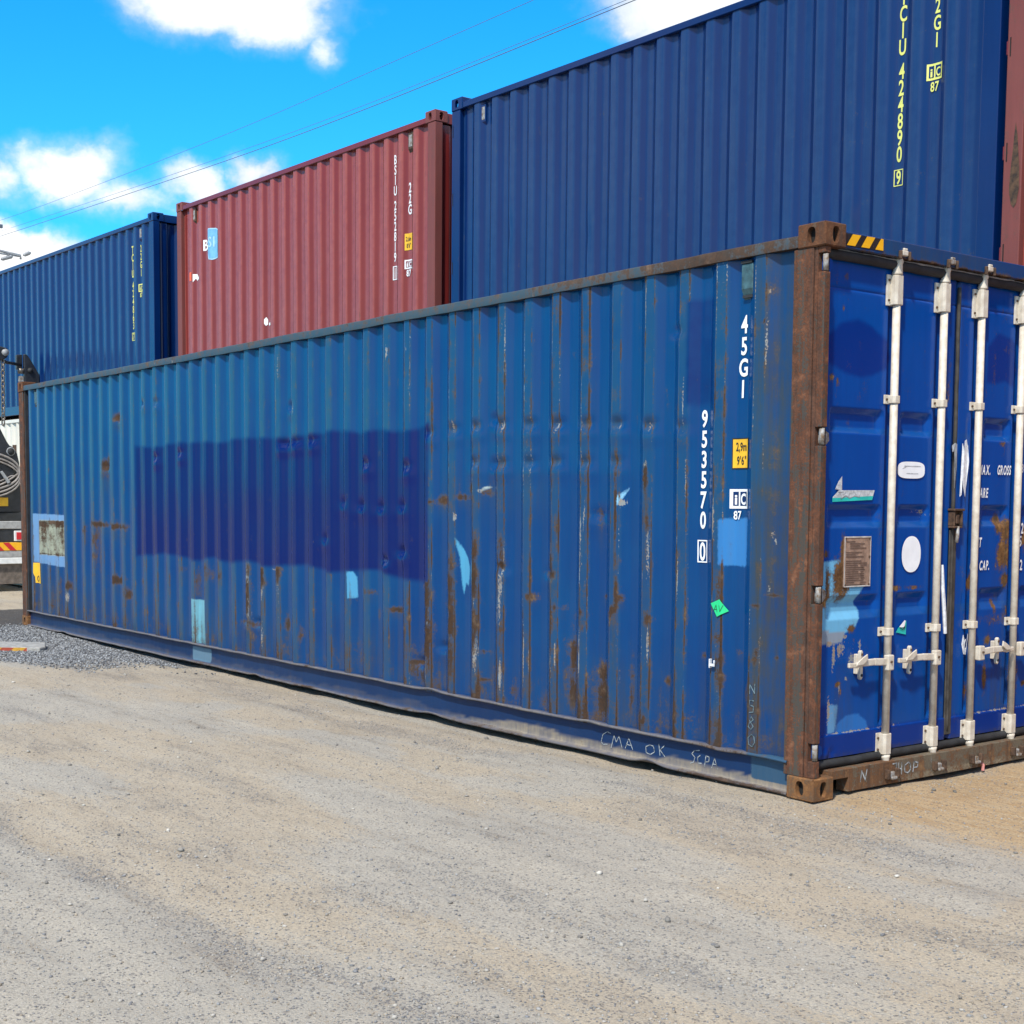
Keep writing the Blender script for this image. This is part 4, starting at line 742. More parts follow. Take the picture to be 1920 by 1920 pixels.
torn('torn_film', [(1.178, 1.80), (1.184, 1.835), (1.205, 1.85), (1.222, 1.845), (1.23, 1.72), (1.222, 1.60), (1.214, 1.70), (1.206, 1.80), (1.192, 1.825), (1.184, 1.80)], -.064, M['steel'])
MB().tube([(-.040, 1.088, 1.18), (-.036, 1.092, 1.05), (-.034, 1.108, .92), (-.034, 1.122, .80)], [.006, .010, .011, .010], 6).obj('hanging_strip', M['frayed'], main)
torn('peeled_sticker', [(1.362, .775), (1.352, .72), (1.366, .665), (1.40, .66), (1.404, .78), (1.398, .70), (1.388, .70), (1.385, .75), (1.374, .735)], -.082, M['frayed'])
# ---- locking bars
bolt_me = bpy.data.meshes.new('bolt'); bm = bmesh.new(); bmesh.ops.create_cone(bm, cap_ends=True, segments=6, radius1=.008, radius2=.006, depth=.008, matrix=Matrix.Rotation(math.pi / 2, 4, 'Y')); bm.to_mesh(bolt_me); bm.free(); bolt_me.materials.append(M['bolt'])
def add_bolt(p, parent):
    o = bpy.data.objects.new('bolt', bolt_me); o.location = p; link(o, parent)
def bracket(y, z0, z1, w0, w1, hump, parent, name, bx=.010):
    mb = MB(); mb.box(-.0845, -.074, y - w0, y + w1, z0, z1)
    hp = [(-.075, y - hump), (-.075, y + hump), (-.045, y + hump), (-.034, y + hump * .62), (-.034, y - hump * .62), (-.045, y - hump)]
    mb.prism(hp, 'z', z0 + .004, z1 - .004); o = mb.obj(name, M['bar'], parent, bevel=.0025, seg=2)
    for zz in ((z0 + .028, z1 - .028) if z1 - z0 > .08 else ((z0 + z1) / 2,)):
        add_bolt((-.072, y - w0 + .014, zz), parent); add_bolt((-.072, y + w1 - .012, zz), parent)
    return o
for i, y in enumerate(BARS):
    s = -1 if i < 2 else 1
    bar = MB().tube([(-.058, y, .10), (-.058, y, 2.725)], .0205, 16).obj('locking_bar', M['bar'], main, smooth=True)
    bracket(y, 2.545, 2.705, .060, .050, .034, bar, 'bearing_bracket'); bracket(y, .172, .290, .055, .045, .034, bar, 'bearing_bracket')
    bracket(y, 2.035, 2.083, .056, .036, .028, bar, 'bar_guide'); bracket(y, .810, .858, .056, .036, .028, bar, 'bar_guide')
    mb = MB(); mb.tube([(-.058, y, 2.705), (-.058, y, 2.715), (-.056, y, 2.72), (-.052, y, 2.76), (-.05, y, 2.768), (-.05, y, 2.776), (-.048, y, 2.80)], [.028, .028, .026, .021, .023, .023, .016], 12); mb.obj('bar_cam', M['bar'], bar, smooth=True)
    mb = MB(); mb.box(-.060, -.006, y - .026, y + .022, 2.796, 2.824); mb.box(-.05, -.012, y - .008, y + .024, 2.8242, 2.838); mb.obj('cam_head', M['lug'] if i % 2 else M['bar'], bar, bevel=.005, seg=2)
    for a, b_ in ((-.046, -.032), (.030, .042)): MB().box(-.0215, -.002, y + a, y + b_, 2.775, 2.822).obj('cam_keeper', M['bolt'], bar, bevel=.005, seg=2)
    mb = MB(); mb.tube([(-.056, y, .172), (-.056, y, .155), (-.052, y, .150), (-.05, y, .105), (-.048, y, .085)], [.027, .027, .021, .020, .017], 12); mb.obj('bar_cam', M['bar'], bar, smooth=True)
    mb = MB(); mb.box(-.060, -.004, y - .030, y + .026, .058, .086); mb.box(-.03, .010, y - .018, y + .030, .045, .062); mb.obj('cam_head', M['lug'], bar, bevel=.006, seg=2)
    for a, b_ in ((-.052, -.033), (.030, .048)): MB().box(-.0175, .012, y + a, y + b_, .050, .102).obj('cam_keeper', M['bolt'], bar, bevel=.005, seg=2)
    # handle: hub, lever, catch
    zc = .672
    mb = MB(); mb.box(-.040, -.006, *sorted((y + s * .006, y + s * .056)), zc - .040, zc + .042); mb.obj('handle_hub', M['bar'], bar, bevel=.006, seg=2); add_bolt((-.003, y + s * .034, zc + .006), bar)
    L_ = .36; pts = [(-.030, y + s * .05, zc + .006), (-.026, y + s * .15, zc + .012), (-.022, y + s * .24, zc + .012), (-.020, y + s * .30, zc + .002), (-.016, y + s * L_, zc + .006)]
    mb = MB()
    for (p, q_, h) in zip(pts[:-1], pts[1:], (.019, .018, .015, .013)):
        a0, a1 = sorted((p[1], q_[1] + s * .002)); zc0 = p[2] if s > 0 else q_[2]; zc1 = q_[2] if s > 0 else p[2]
        mb.prism([(a0, zc0 - h), (a1, zc1 - h), (a1, zc1 + h), (a0, zc0 + h)], 'x', -.033, -.017)
    mb.obj('handle', M['bar'], bar, bevel=.005, seg=2)
    yc = y + s * .235
    MB().box(-.0845, -.060, yc - .014, yc + .014, zc - .050, zc + .055).obj('catch_base', M['bar'], bar, bevel=.003)
    ct = MB().prism([(yc - .011, zc - .070), (yc, zc - .080), (yc + .011, zc - .070), (yc + .013, zc - .02), (yc + .012, zc + .045), (yc + .010, zc + .072), (yc, zc + .078), (yc - .011, zc + .070), (yc - .013, zc + .01)], 'x', -.060, -.040).obj('handle_catch', M['bar'], bar, bevel=.003)
    MB().prism([(yc - s * .004, zc + .060), (yc + s * .030, zc + .045), (yc + s * .075, zc + .020), (yc + s * .085, zc + .004), (yc + s * .03, zc + .006), (yc - s * .008, zc + .03)][::-s], 'x', -.012, -.004).obj('catch_latch', M['bar'], bar, bevel=.002)
    MB().tube([(-.041, yc, zc - .055), (-.036, yc, zc - .055)], .0075, 10).obj('catch_hole_shade', M['rubber'], ct); add_bolt((-.038, yc, zc + .055), ct)  # black plug paints the shade of an open hole in the catch
# hinges
for z in HZ:
    hg = MB().box(-.052, -.036, .060, .079, z - .0455, z + .0455).obj('hinge', M['dark'], main)  # dark backing block, shade deep in the post slot put in as colour
    MB().tube([(-.024, .036, z - .041), (-.024, .036, z + .041)], .014, 10).obj('hinge_pin', M['lug'], hg, smooth=True)
    MB().prism([(.046, z - .036), (.046, z + .038), (.075, z + .040), (.118, z + .020), (.122, z - .018), (.098, z - .040)], 'x', -.078, -.046).obj('hinge_blade', M['lug'] if z in HZ[1:3] else M['door'], hg, bevel=.003)
# ---- marks on the long side and on the doors
decal('lettering', column('45G1', -.574, 2.497, .090, .1125, .72, bold=.025), M['white'], mw)
decal('lettering', column('953570', -.852, 2.015, .089, .1105, .72, bold=.025), M['white'], mw)
c0 = put('0', 0, 0, .098, cond=.66); decal('lettering', [put('0', -.853 - c0[1] / 2, 1.197, .098, cond=.66)[0], frame(-.890, -.816, 1.184, 1.308, .007)], M['white'], mw)
decal('label_border', [rect(-.632, -.518, 1.692, 1.856)], M['black'], mw); decal('height_label', [rect(-.626, -.522, 1.698, 1.849)], M['label'], mw, 1.5)
decal('lettering', line('2,9m', -.610, 1.788, .044, .60, .06) + line("9'6\"", -.603, 1.715, .044, .62, .1), M['black'], mw, 2.1)
decal('marking_ground', [rect(-.640, -.518, 1.482, 1.585)], M['white'], mw)
decal('marking_ground', [rect(-.622, -.588, 1.497, 1.572), rect(-.577, -.527, 1.497, 1.572)], M['navyback'], mw, 1.5)
decal('lettering', [put('i', -.613, 1.505, .052, w=.016, bold=.03)[0], put('C', -.571, 1.505, .056, w=.036, bold=.03)[0]] + line('87', -.618, 1.425, .044, .78, .08), M['white'], mw, 2.0)
# green tag
g = [(-.748, .967), (-.683, .992), (-.633, .931), (-.700, .897)]
decal('sticker', [poly(*g)], M['green'], mw, 2.5); decal('lettering', line('AV', -.727, .922, .042, .85, .08, bold=-.02, shear=.15), M['black'], mw, 3.2)
decal('caution_label', [poly((-11.80, .765), (-11.56, .770), (-11.555, .53), (-11.77, .528), (-11.775, .60), (-11.81, .65))], M['label'], mw)
decal('lettering', line('F', -11.64, .715, .045, .7) + line('H', -11.665, .635, .065, .7) + line('ON', -11.745, .545, .070, .6, .1), M['black'], mw, 1.6)
# tie-down hook scar
mb = MB(); mb.box(-.742, -.734, -.002, .018, .615, .665); mb.box(-.734, -.700, -.002, .006, .625, .640); mb.box(-.708, -.700, -.002, .006, .640, .66); mb.obj('lashing_hook', M['frayed'], main, bevel=.002)
# ventilators
for x, dk in ((-.542, 1), (-11.655, 0)):
    v = MB().prism([(.056, 2.775), (.030, 2.760), (.030, 2.632), (.040, 2.610), (.056, 2.575)], 'x', x - .040, x + .040).obj('ventilator', M['ventp'], main, bevel=.004)
    MB().box(x - .034, x + .034, .036, .048, 2.585, 2.60).obj('ventilator_slot', M['rubber'], v)
    MB().box(x - .038, x + .038, .024, .034, 2.762, 2.775).obj('ventilator_flange', M['rubber'], v)
# chalk scrawl on the bottom rail
class RailHost:
    br = []; root = main
    def host(s, u, v, k=1): return (u, .0405, v)
def scr(*strokes, w=.005): return [stroke(p, w) for p in strokes]
decal('chalk_scrawl', scr([(-1.58, .135), (-1.61, .142), (-1.65, .12), (-1.665, .075), (-1.65, .06), (-1.61, .066)], [(-1.575, .05), (-1.55, .128), (-1.53, .09), (-1.505, .13), (-1.478, .062)], [(-1.45, .066), (-1.42, .128), (-1.385, .066)], [(-1.44, .09), (-1.40, .088)],
      [(-1.24, .115), (-1.275, .10), (-1.27, .066), (-1.235, .06), (-1.20, .08), (-1.21, .112), (-1.24, .115)], [(-1.165, .13), (-1.155, .066)], [(-1.12, .128), (-1.155, .098), (-1.115, .066)],
      [(-.84, .142), (-.88, .135), (-.90, .115), (-.875, .098), (-.885, .07), (-.91, .06)], [(-.835, .115), (-.855, .10), (-.85, .07), (-.825, .072)], [(-.80, .06), (-.79, .12), (-.765, .115), (-.768, .09), (-.792, .085)], [(-.745, .06), (-.725, .115), (-.70, .06)], [(-.735, .082), (-.71, .082)]), M['chalk'], RailHost())
decal('chalk_scrawl', scr([(-.455, .505), (-.455, .555), (-.42, .51), (-.42, .56)], [(-.425, .47), (-.455, .47), (-.452, .445), (-.425, .44), (-.428, .41), (-.455, .405)], [(-.44, .385), (-.425, .37), (-.45, .35), (-.46, .33), (-.44, .315), (-.425, .335), (-.45, .36), (-.44, .385)],
      [(-.435, .29), (-.46, .27), (-.455, .235), (-.43, .225), (-.412, .25), (-.418, .28), (-.435, .29)]), M['chalkd'], mw, 1.2)
sf = Flat(sl, -.018)
decal('chalk_scrawl', scr([(.395, .060), (.405, .118), (.435, .065), (.448, .120)], [(.665, .125), (.70, .125), (.685, .06)], [(.715, .125), (.715, .06)], [(.715, .092), (.742, .092)], [(.742, .125), (.742, .06)], [(.80, .12), (.768, .105), (.77, .07), (.80, .062), (.822, .08), (.818, .108), (.80, .12)], [(.842, .062), (.85, .118), (.885, .108), (.882, .085), (.85, .085)], w=.007), M['chalk'], sf)
# door stickers and plates
df = Flat(dl, DOOR_X + .003)
decal('sticker', [poly((.215, 1.585), (.270, 1.580), (.268, 1.652), (.240, 1.625)), poly((.198, 1.545), (.245, 1.580), (.535, 1.583), (.522, 1.552), (.198, 1.540))], M['greyst'], df)
decal('sticker', [poly((.195, 1.540), (.524, 1.553), (.516, 1.532), (.195, 1.520))], M['teal'], df)
decal('lettering', line('ELEMI', .25, 1.545, .020, .9, .3, shear=.3)[:0] + scr([(.26, 1.535), (.30, 1.553), (.33, 1.54), (.37, 1.552), (.41, 1.546)], [(.24, 1.57), (.28, 1.572)], w=.004), M['steel'], df, 1.6)
decal('sticker', [ell(.842, 1.694, .118, .045, 32, 3.4)], M['oval'], df); decal('sticker', [ell(.862, 1.241, .083, .098, 36, 2.2)], M['oval'], df)
decal('lettering', scr([(.765, 1.702), (.80, 1.713)], [(.80, 1.676), (.90, 1.676)], [(.78, 1.715), (.92, 1.715)], w=.004), M['greyst'], df, 1.6)
pt = MB().box(DOOR_X + .001, DOOR_X + .006, .297, .512, 1.080, 1.342).obj('data_plate', M['plate'], dl, bevel=.001)
pf = Flat(pt, DOOR_X + .006); rl = []
for i in range(21):
    z = 1.315 - i * .0112
    if i in (4, 8): continue
    a = .312 + (.03 if i in (1, 2, 3) else 0); rl.append(rect(a, a + float(rng.uniform(.05, .16)), z - .0022, z + .0022))
    if i > 9: rl.append(rect(.43, .43 + float(rng.uniform(.02, .06)), z - .0022, z + .0022))
decal('plate_print', rl, M['plateline'], pf); decal('plate_rim', [frame(.297, .512, 1.080, 1.342, .006)], M['platerim'], pf, 1.3)
for p in ((.307, 1.332), (.502, 1.332), (.502, 1.235), (.307, 1.09), (.502, 1.09)): add_bolt((DOOR_X + .006, *p), pt)
decal('sticker', [poly((.745, .822), (.765, .846), (.805, .862), (.800, .846), (.835, .883), (.833, .806))], M['teal'], df); decal('sticker_fold', [poly((.770, .850), (.815, .885), (.826, .882), (.815, .846))], M['oval'], df, 2); decal('lettering', scr([(.775, .845), (.80, .835), (.812, .85)], [(.812, .835), (.822, .856)], w=.005), M['black'], df, 3)
rf = Flat(dr, DOOR_X + .003)
txt = []
for s_, u, v in (('MAX.', 1.462, 1.683), ('GROSS', 1.640, 1.685), ('TARE', 1.445, 1.553), ('NET', 1.428, 1.272), ('CU. CAP.', 1.400, 1.140)): txt += line(s_, u, v, .052, .52, .09, shear=.10, bold=.03)
txt += line('3', 1.885, 1.70, .05, .6) + line('2', 1.90, 1.345, .06, .6) + line('5', 1.885, 1.27, .06, .6) + line('2', 1.90, 1.13, .06, .6)
decal('lettering', txt, M['white'], rf)
MB().tube([(-.02, 1.455, .07), (.004, 1.468, .03), (.006, 1.462, -.0)], .009, 6).obj('ribbon', M['pink'], main)
# ---- the stacks behind: a row turned very slightly from the front container
BY = .0216
def back_world(x, y): return (math.cos(BY) * (x + 9) - math.sin(BY) * y - 9, math.sin(BY) * (x + 9) + math.cos(BY) * y)
def stack_paint(seed, r, d, low=1.0):
    def fn(co, A, B, C):
        x, z = co[:, 0].astype(float), co[:, 2].astype(float); xc = -.382
        k = np.floor((x - xc + PITCH / 2) / PITCH); t = x - xc - k * PITCH; out = np.clip(1 - (np.abs(t) - .040) / .012, 0, 1); edge = np.exp(-((np.abs(t) - .037) / .007) ** 2); kk = k.astype(int)
        A[:, 0] = edge * r * rnd1(z + 9 * kk + seed, .2, seed) * (1 + low * ss(-z, -1.3, -.3)) + .25 * r * ss(-z, -.5, -.2) * rnd1(x, .12, seed + 1)
        A[:, 1] = edge * r * .8 * rnd1(z + 5 * kk, .12, seed + 2) ** 2; inn = np.clip((np.abs(t) - .100) / .008, 0, 1); A[:, 2] = d * (out + .7 * inn) + .04  # inner flats paled too, painting the sheen that sets flats off from slopes
    return fn
def container(L, H, x, y, z, mat, pm, label, seed, r, dust_and_sheen, door_left=False, rough_marks=None, post_rust=.0, dz=.16, dents=()):
    wx, wy = back_world(x, y); W = 2.438
    root = empty('shipping_container', (wx, wy, z), (0, 0, BY)); tag(root, label, 'shipping container', 'shipping containers in the yard')
    def dent(X, Z):
        d = .005 * (vnoise(X * 1.6 + seed, Z * 1.1, seed) - .5)
        for a, b, c in dents: d = d + c * np.exp(-np.clip(((X - a) / .05) ** 2 + ((Z - b) / .05) ** 2, 0, 30))
        return d
    w = Wall(root, L, -.382, dent=dent)
    finish(wall_mesh('side_wall', -L + .14, -.14, .165, H - .10, -.382, w.prof, dz, dent), 'side_wall', mat, root, smooth=True, paint=stack_paint(seed, r, dust_and_sheen))
    MB().box(-L + .06, -.06, W - .06, W - .02, .12, H - .08).obj('side_wall', mat, root)
    MB().box(-L + .06, -.06, .06, W - .06, H - .075, H - .05).obj('roof', mat, root)
    MB().box(-L + .06, -.06, .06, W - .06, .10, .14).obj('floor', M['dark'], root)
    for a, b in ((.008, .068), (W - .068, W - .008)):
        MB().box(-L + .178, -.178, a, b, H - .112, H - .052).obj('top_rail', mat, root, bevel=.006)
        MB().box(-L + .178, -.178, a, b, .015, .165).obj('bottom_rail', mat, root, bevel=.004)
    castings(root, L, W, H, pm)
    for x0, x1 in ((-L + .004, -L + .138), (-.138, -.004)):
        for y0, y1 in ((.006, .10), (W - .10, W - .006)): MB().box(x0, x1, y0, y1, .1182, H - .1182).obj('corner_post', pm, root, bevel=.006, seg=2)
    # end frames: corrugated front wall at one end, doors at the other
    ys = np.arange(.10, W - .095, .02); t = (ys - .22) % .26; dep = np.clip(np.minimum(t / .05, (.18 - t) / .05), 0, 1) * .04
    for e, dirn in ((-.02, 1), (-L + .02, -1)):
        Y, Z = np.meshgrid(ys, np.linspace(.14, H - .13, 12)); X = e - dirn * (.02 + np.broadcast_to(dep, Y.shape)); finish(grid_mesh('end_wall', X[:, ::dirn], Y[:, ::dirn], Z), 'end_wall', mat, root)
        MB().box(*sorted((e - dirn * .07, e)), .163, W - .163, H - .118, H - .012).obj('end_header', mat, root, bevel=.004); MB().box(*sorted((e - dirn * .07, e)), .163, W - .163, .015, .14).obj('end_sill', mat, root, bevel=.004)
    if door_left:
        for zz in (.30, .95, 1.62, 2.28):
            MB().box(-L - .012, -L + .022, .016, .075, zz - .045, zz + .045).obj('hinge', mat, root, bevel=.004)
            MB().box(-L + .022, -L + .030, .0035, .0055, zz - .060, zz + .060).obj('hinge_gap_shade', M['dark'], root)  # thin dark strip on the post, painting the shade of an open gap
    for xx in (-.49, -L + .47):
        v = MB().prism([(.060, H - .118), (.034, H - .135), (.034, H - .30), (.060, H - .34)], 'x', xx - .045, xx + .045).obj('ventilator', mat if mat != M['red'] else M['bolt'], root, bevel=.004)
        MB().box(xx - .030, xx + .030, .0325, .0345, H - .28, H - .16).obj('ventilator_plate', M['lug'], v)
    return root, w
YR, YB, YL = 2.6827, 2.5572, 2.5924
H20 = 2.591
rb, rbw = container(6.058, H20, -6.8953 + 6.058, YB, 5.4373 - H20, M['navyback'], M['navyback'], 'large dark blue container with pale yellow numbers on the upper row beside the red one', 101, .10, .52, True, dents=((-4.05, .95, .02), (-1.45, .62, .03), (-1.17, .5, .03), (-5.15, 1.15, .01)))
rd, rdw = container(6.058, H20, -13.4026 + 6.058, YR, 5.4706 - H20, M['red'], M['redpost'], 'oxide red container with white numbers and a pale blue patch between two blue containers', 203, .36, .62)
lb, lbw = container(12.192, H20, -13.9516, YL, 5.4359 - H20, M['navyback'], M['navyback'], 'dark blue container on the upper row at far left, below the lamp heads', 307, .12, .50)
rr, rrw = container(6.058, H20, -.80 + 6.058, 2.57, 5.445 - H20, M['red'], M['redpost'], 'red container at the right edge with a brown drip stain on its post', 405, .3, .5, True)
# lower row that carries them
for x, y, zt, mt_, lab, sd in ((-13.9516, YL, 5.4359 - H20, 'whitebox', 'white container under the far left blue one, seen behind the lifting machine', 503), (-13.4026 + 6.058, YR, 5.4706 - H20, 'red', 'red container underneath the oxide red one with white numbers', 504),
                           (-6.8953 + 6.058, YB, 5.4373 - H20, 'navyback', 'dark blue container underneath the large dark blue one with yellow numbers', 505), (-.80 + 6.058, 2.57, 5.445 - H20, 'red', 'red container underneath the one with a brown drip stain', 506)):
    zb = GS * (x - 3) - .01; r_, w_ = container(12.192 if mt_ == 'whitebox' else 6.058, zt - zb - .004, x, y, zb, M[mt_], M[mt_] if mt_ != 'red' else M['redpost'], lab, sd, .35, .35, dz=.3)
    if mt_ == 'whitebox':
        decal('rust_stain', [rect(-5.90, -5.72, 2.18, 2.45)], M['bolt'], w_)
# marks
def yellow_marks(w, num, chk, dx, white=False):
    mat = M['yellow']
    decal('lettering', column('TCIU ' + num, -.798 + dx, 2.235, .105, .1135, .60), mat, w)
    c = put(chk, 0, 0, .092, cond=.60); decal('lettering', [put(chk, -.798 + dx - c[1] / 2, .904, .092, cond=.60)[0], frame(-.836 + dx, -.760 + dx, .890, 1.004, .006)], mat, w)
    decal('lettering', column('22G1', -.521 + dx * .3, 2.213, .096, .1135, .60), mat, w)
    u0, u1 = -.584 + dx * .2, -.466 + dx * .2
    decal('marking_ground', [rect(u0, u1, 1.558, 1.668)], mat, w)
    decal('marking_ground', [rect(u0 + .014, u0 + .050, 1.574, 1.653), rect(u0 + .062, u1 - .010, 1.574, 1.653)], M['navyback'], w, 1.6)
    decal('lettering', [put('i', u0 + .024, 1.580, .056, w=.016)[0], put('C', u0 + .068, 1.580, .058, w=.036)[0]] + line('87', u0 + .028, 1.482, .062, .70, .08), mat, w, 2.2)
yellow_marks(rbw, '424890', '9', 0); yellow_marks(lbw, '424863', '7', -.012)
decal('lettering', column('BSIU 252819', -.800, 2.284, .096, .1085, .62), M['white'], rdw)
c = put('1', 0, 0, .11, cond=.6); decal('lettering', [put('1', -.801 - c[1] / 2, .985, .11, cond=.6)[0], frame(-.838, -.764, .968, 1.115, .010)], M['white'], rdw)
decal('lettering', column('22G', -.522, 1.948, .10, .113, .66), M['white'], rdw)
decal('height_label', [rect(-.592, -.460, 1.250, 1.424)], M['label'], rdw); decal('lettering', line('2,6m', -.578, 1.345, .045, .6, .06) + line("8'6\"", -.570, 1.275, .045, .6, .1), M['black'], rdw, 1.8)
decal('marking_ground', [rect(-.592, -.468, 1.055, 1.150)], M['white'], rdw); decal('marking_ground', [rect(-.578, -.542, 1.070, 1.136), rect(-.530, -.480, 1.070, 1.136)], M['red'], rdw, 1.6)
decal('lettering', [put('i', -.568, 1.075, .050, w=.016)[0], put('C', -.524, 1.075, .050, w=.036)[0]] + line('87', -.568, .978, .066, .72, .08), M['white'], rdw, 2.2)
decal('lettering', [put('B', -5.315, 1.868, .138, w=.10)[0]], M['white'], rdw)
decal('patch_rim', [poly((-5.20, 2.09), (-5.14, 2.13), (-4.98, 2.12), (-4.90, 2.085), (-4.865, 2.0), (-4.87, 1.80), (-4.92, 1.735), (-5.05, 1.715), (-5.13, 1.73), (-5.16, 1.82), (-5.205, 1.93))], M['skyrim'], rdw)
decal('paint_patch', [poly((-5.185, 2.085), (-5.13, 2.118), (-4.98, 2.108), (-4.91, 2.075), (-4.878, 2.0), (-4.884, 1.81), (-4.93, 1.75), (-5.05, 1.730), (-5.115, 1.742), (-5.145, 1.82), (-5.19, 1.93))], M['skyblue'], rdw, 1.4)
decal('lettering', [put('S', -5.125, 1.885, .13, w=.075)[0], put('I', -5.03, 1.885, .13, w=.022)[0]], M['skyrim'], rdw, 2.2)
decal('sticker', [rect(-5.73, -5.64, 1.51, 1.625)], M['orange'], rdw); decal('sticker', [poly((-5.615, 1.595), (-5.53, 1.59), (-5.50, 1.55), (-5.44, 1.59), (-5.445, 1.50), (-5.50, 1.52), (-5.53, 1.50), (-5.57, 1.535), (-5.615, 1.49))], M['white'], rdw)
decal('paint_fleck', [poly((-3.66, .815), (-3.63, .84), (-3.60, .80), (-3.605, .75), (-3.635, .735), (-3.66, .76)), poly((-3.58, .76), (-3.555, .775), (-3.545, .74), (-3.575, .73))], M['white'], rdw)
# drip stain on the right red container's post
class PostHost:
    br = []
    def __init__(s, root): s.root = root
    def host(s, u, v, k=1): return (u, .006 - .0025 * k, v)
b0 = -6.058; zz = 5.445 - H20
decal('drip_stain', [poly((b0 + .085, 1.13), (b0 + .100, 1.05), (b0 + .112, .93), (b0 + .122, .83), (b0 + .124, .70), (b0 + .108, .61), (b0 + .090, .585), (b0 + .070, .61), (b0 + .053, .70), (b0 + .058, .82), (b0 + .070, .95), (b0 + .078, 1.06))], plain('brown_drip', (.10, .050, .022), .7, var=.5, scale=18), PostHost(rr))
# ---- lifting machine on its trailer, left of the front container
MX = -18.5
mach = empty('lifting_trailer', (MX, 1.2, GS * MX)); tag(mach, 'black crane with hoses and chain on a grey trailer behind the long container', 'crane trailer')
gz = GS * MX
def mobj(mb, name, mat, bevel=.01, smooth=False, parent=None):
    o = mb.obj(name, M[mat], mach if parent is None else parent, bevel=bevel, smooth=smooth)
    if parent is None: o.location = (-MX, -1.2, -gz)
    return o
mobj(MB().box(MX - 6, MX, -.4, 2.09, .93, 1.06), 'trailer_deck', 'deck'); mobj(MB().box(MX - 6, MX - .02, -.35, 2.05, .71, .929), 'chassis', 'machine')
mobj(MB().box(MX - .16, MX + .01, -.4, 2.09, .462, .574), 'rear_beam', 'deck'); mobj(MB().box(MX - .16, MX + .012, -.4, 2.09, .354, .460), 'rear_bumper', 'decklite')
mobj(MB().box(MX - .10, MX - .05, .9, 2.07, .02, .353), 'mudflap', 'flap', .004)
hz = mobj(MB().box(MX - .03, MX + .014, .60, 2.06, .576, .708), 'hazard_plate', 'hazyel', .003)
class HF(Flat):
    def host(s, u, v, k=1): return (MX + .014 + .003 * k, u, v)
decal('hazard_stripe', [poly((u, .578), (u + .10, .578), (u - .02, .706), (u - .12, .706)) for u in np.arange(.86, 2.05, .20)], M['hazred'], HF(hz, 0))
lt = mobj(MB().box(MX - .02, MX + .02, 1.93, 2.07, .73, .90), 'tail_light', 'decklite', .006); MB().box(MX + .021, MX + .035, 1.96, 2.06, .755, .875).obj('light_lens', M['hazred'], lt, bevel=.004)
for y in (.2, 1.65):
    wl = mobj(MB().tube([(MX - 1.4, y - .14, .42), (MX - 1.4, y - .12, .42), (MX - 1.4, y + .12, .42), (MX - 1.4, y + .14, .42)], [.46, .5, .5, .46], 24), 'wheel', 'rubber', 0, True)
# crane body: slab-sided leg with a rounded shoulder
leg = [(.9, 1.20), (2.09, 1.20), (2.06, 1.75), (2.055, 2.02), (2.02, 2.18), (1.96, 2.27), (1.90, 2.30), (1.86, 2.36), (1.74, 2.60), (1.62, 2.78), (1.40, 2.86), (.9, 2.86)]
mobj(MB().prism(leg, 'x', MX - .55, MX - .05), 'crane_leg', 'machine', .012)
mobj(MB().prism([(.9, 1.62), (1.86, 1.70), (1.95, 1.86), (1.90, 2.02), (1.72, 2.12), (.9, 2.16)], 'x', MX - .05, MX + .04), 'crane_plate', 'machine', .012)
mobj(MB().prism([(.9, 1.06), (2.08, 1.06), (2.08, 1.198), (.9, 1.198)], 'x', MX - .6, MX - .02), 'crane_foot', 'rubber')
mobj(MB().tube([(MX - .06, 1.915, 2.20), (MX - .02, 1.915, 2.20)], .055, 18), 'pivot_pin', 'rubber', 0, True); mobj(MB().tube([(MX - .045, 1.915 + .06 * math.cos(a), 2.20 + .06 * math.sin(a)) for a in np.linspace(0, 6.283, 19)[:-1]], .012, 6, closed=True), 'pivot_ring', 'steel', 0, True)
mobj(MB().box(MX - .04, MX - .005, 1.2, 1.845, 1.305, 1.445), 'data_plate', 'label', .003)
for (r0, z0, z1) in ((.018, 2.18, 1.56), (.016, 2.11, 1.50), (.014, 2.06, 1.44)):
    pts = [(MX + .07, 1.3 + .02, z0)] + [(MX + .08, 1.42 + .60 * math.sin(a), (z0 + z1) / 2 + (z0 - z1) / 2 * math.cos(a)) for a in np.linspace(.35, math.pi - .3, 14)] + [(MX + .06, 1.25, z1 - .10)]
    mobj(MB().tube(pts, r0, 8), 'hose', 'hose', 0, True)
mobj(MB().tube([(MX + .06, 2.08, 1.86), (MX + .07, 1.98, 1.83), (MX + .07, 1.80, 1.70), (MX + .06, 1.55, 1.58)], .015, 8), 'hose', 'hose', 0, True); mobj(MB().tube([(MX + .06, 2.07, 1.80), (MX + .07, 1.88, 1.80), (MX + .07, 1.72, 1.72), (MX + .06, 1.5, 1.66)], .012, 8), 'hose', 'hose', 0, True)
mobj(MB().prism([(1.69, 1.86), (1.73, 1.88), (1.855, 1.70), (1.81, 1.67)], 'x', MX + .085, MX + .11), 'hose_clamp', 'steel', .004)
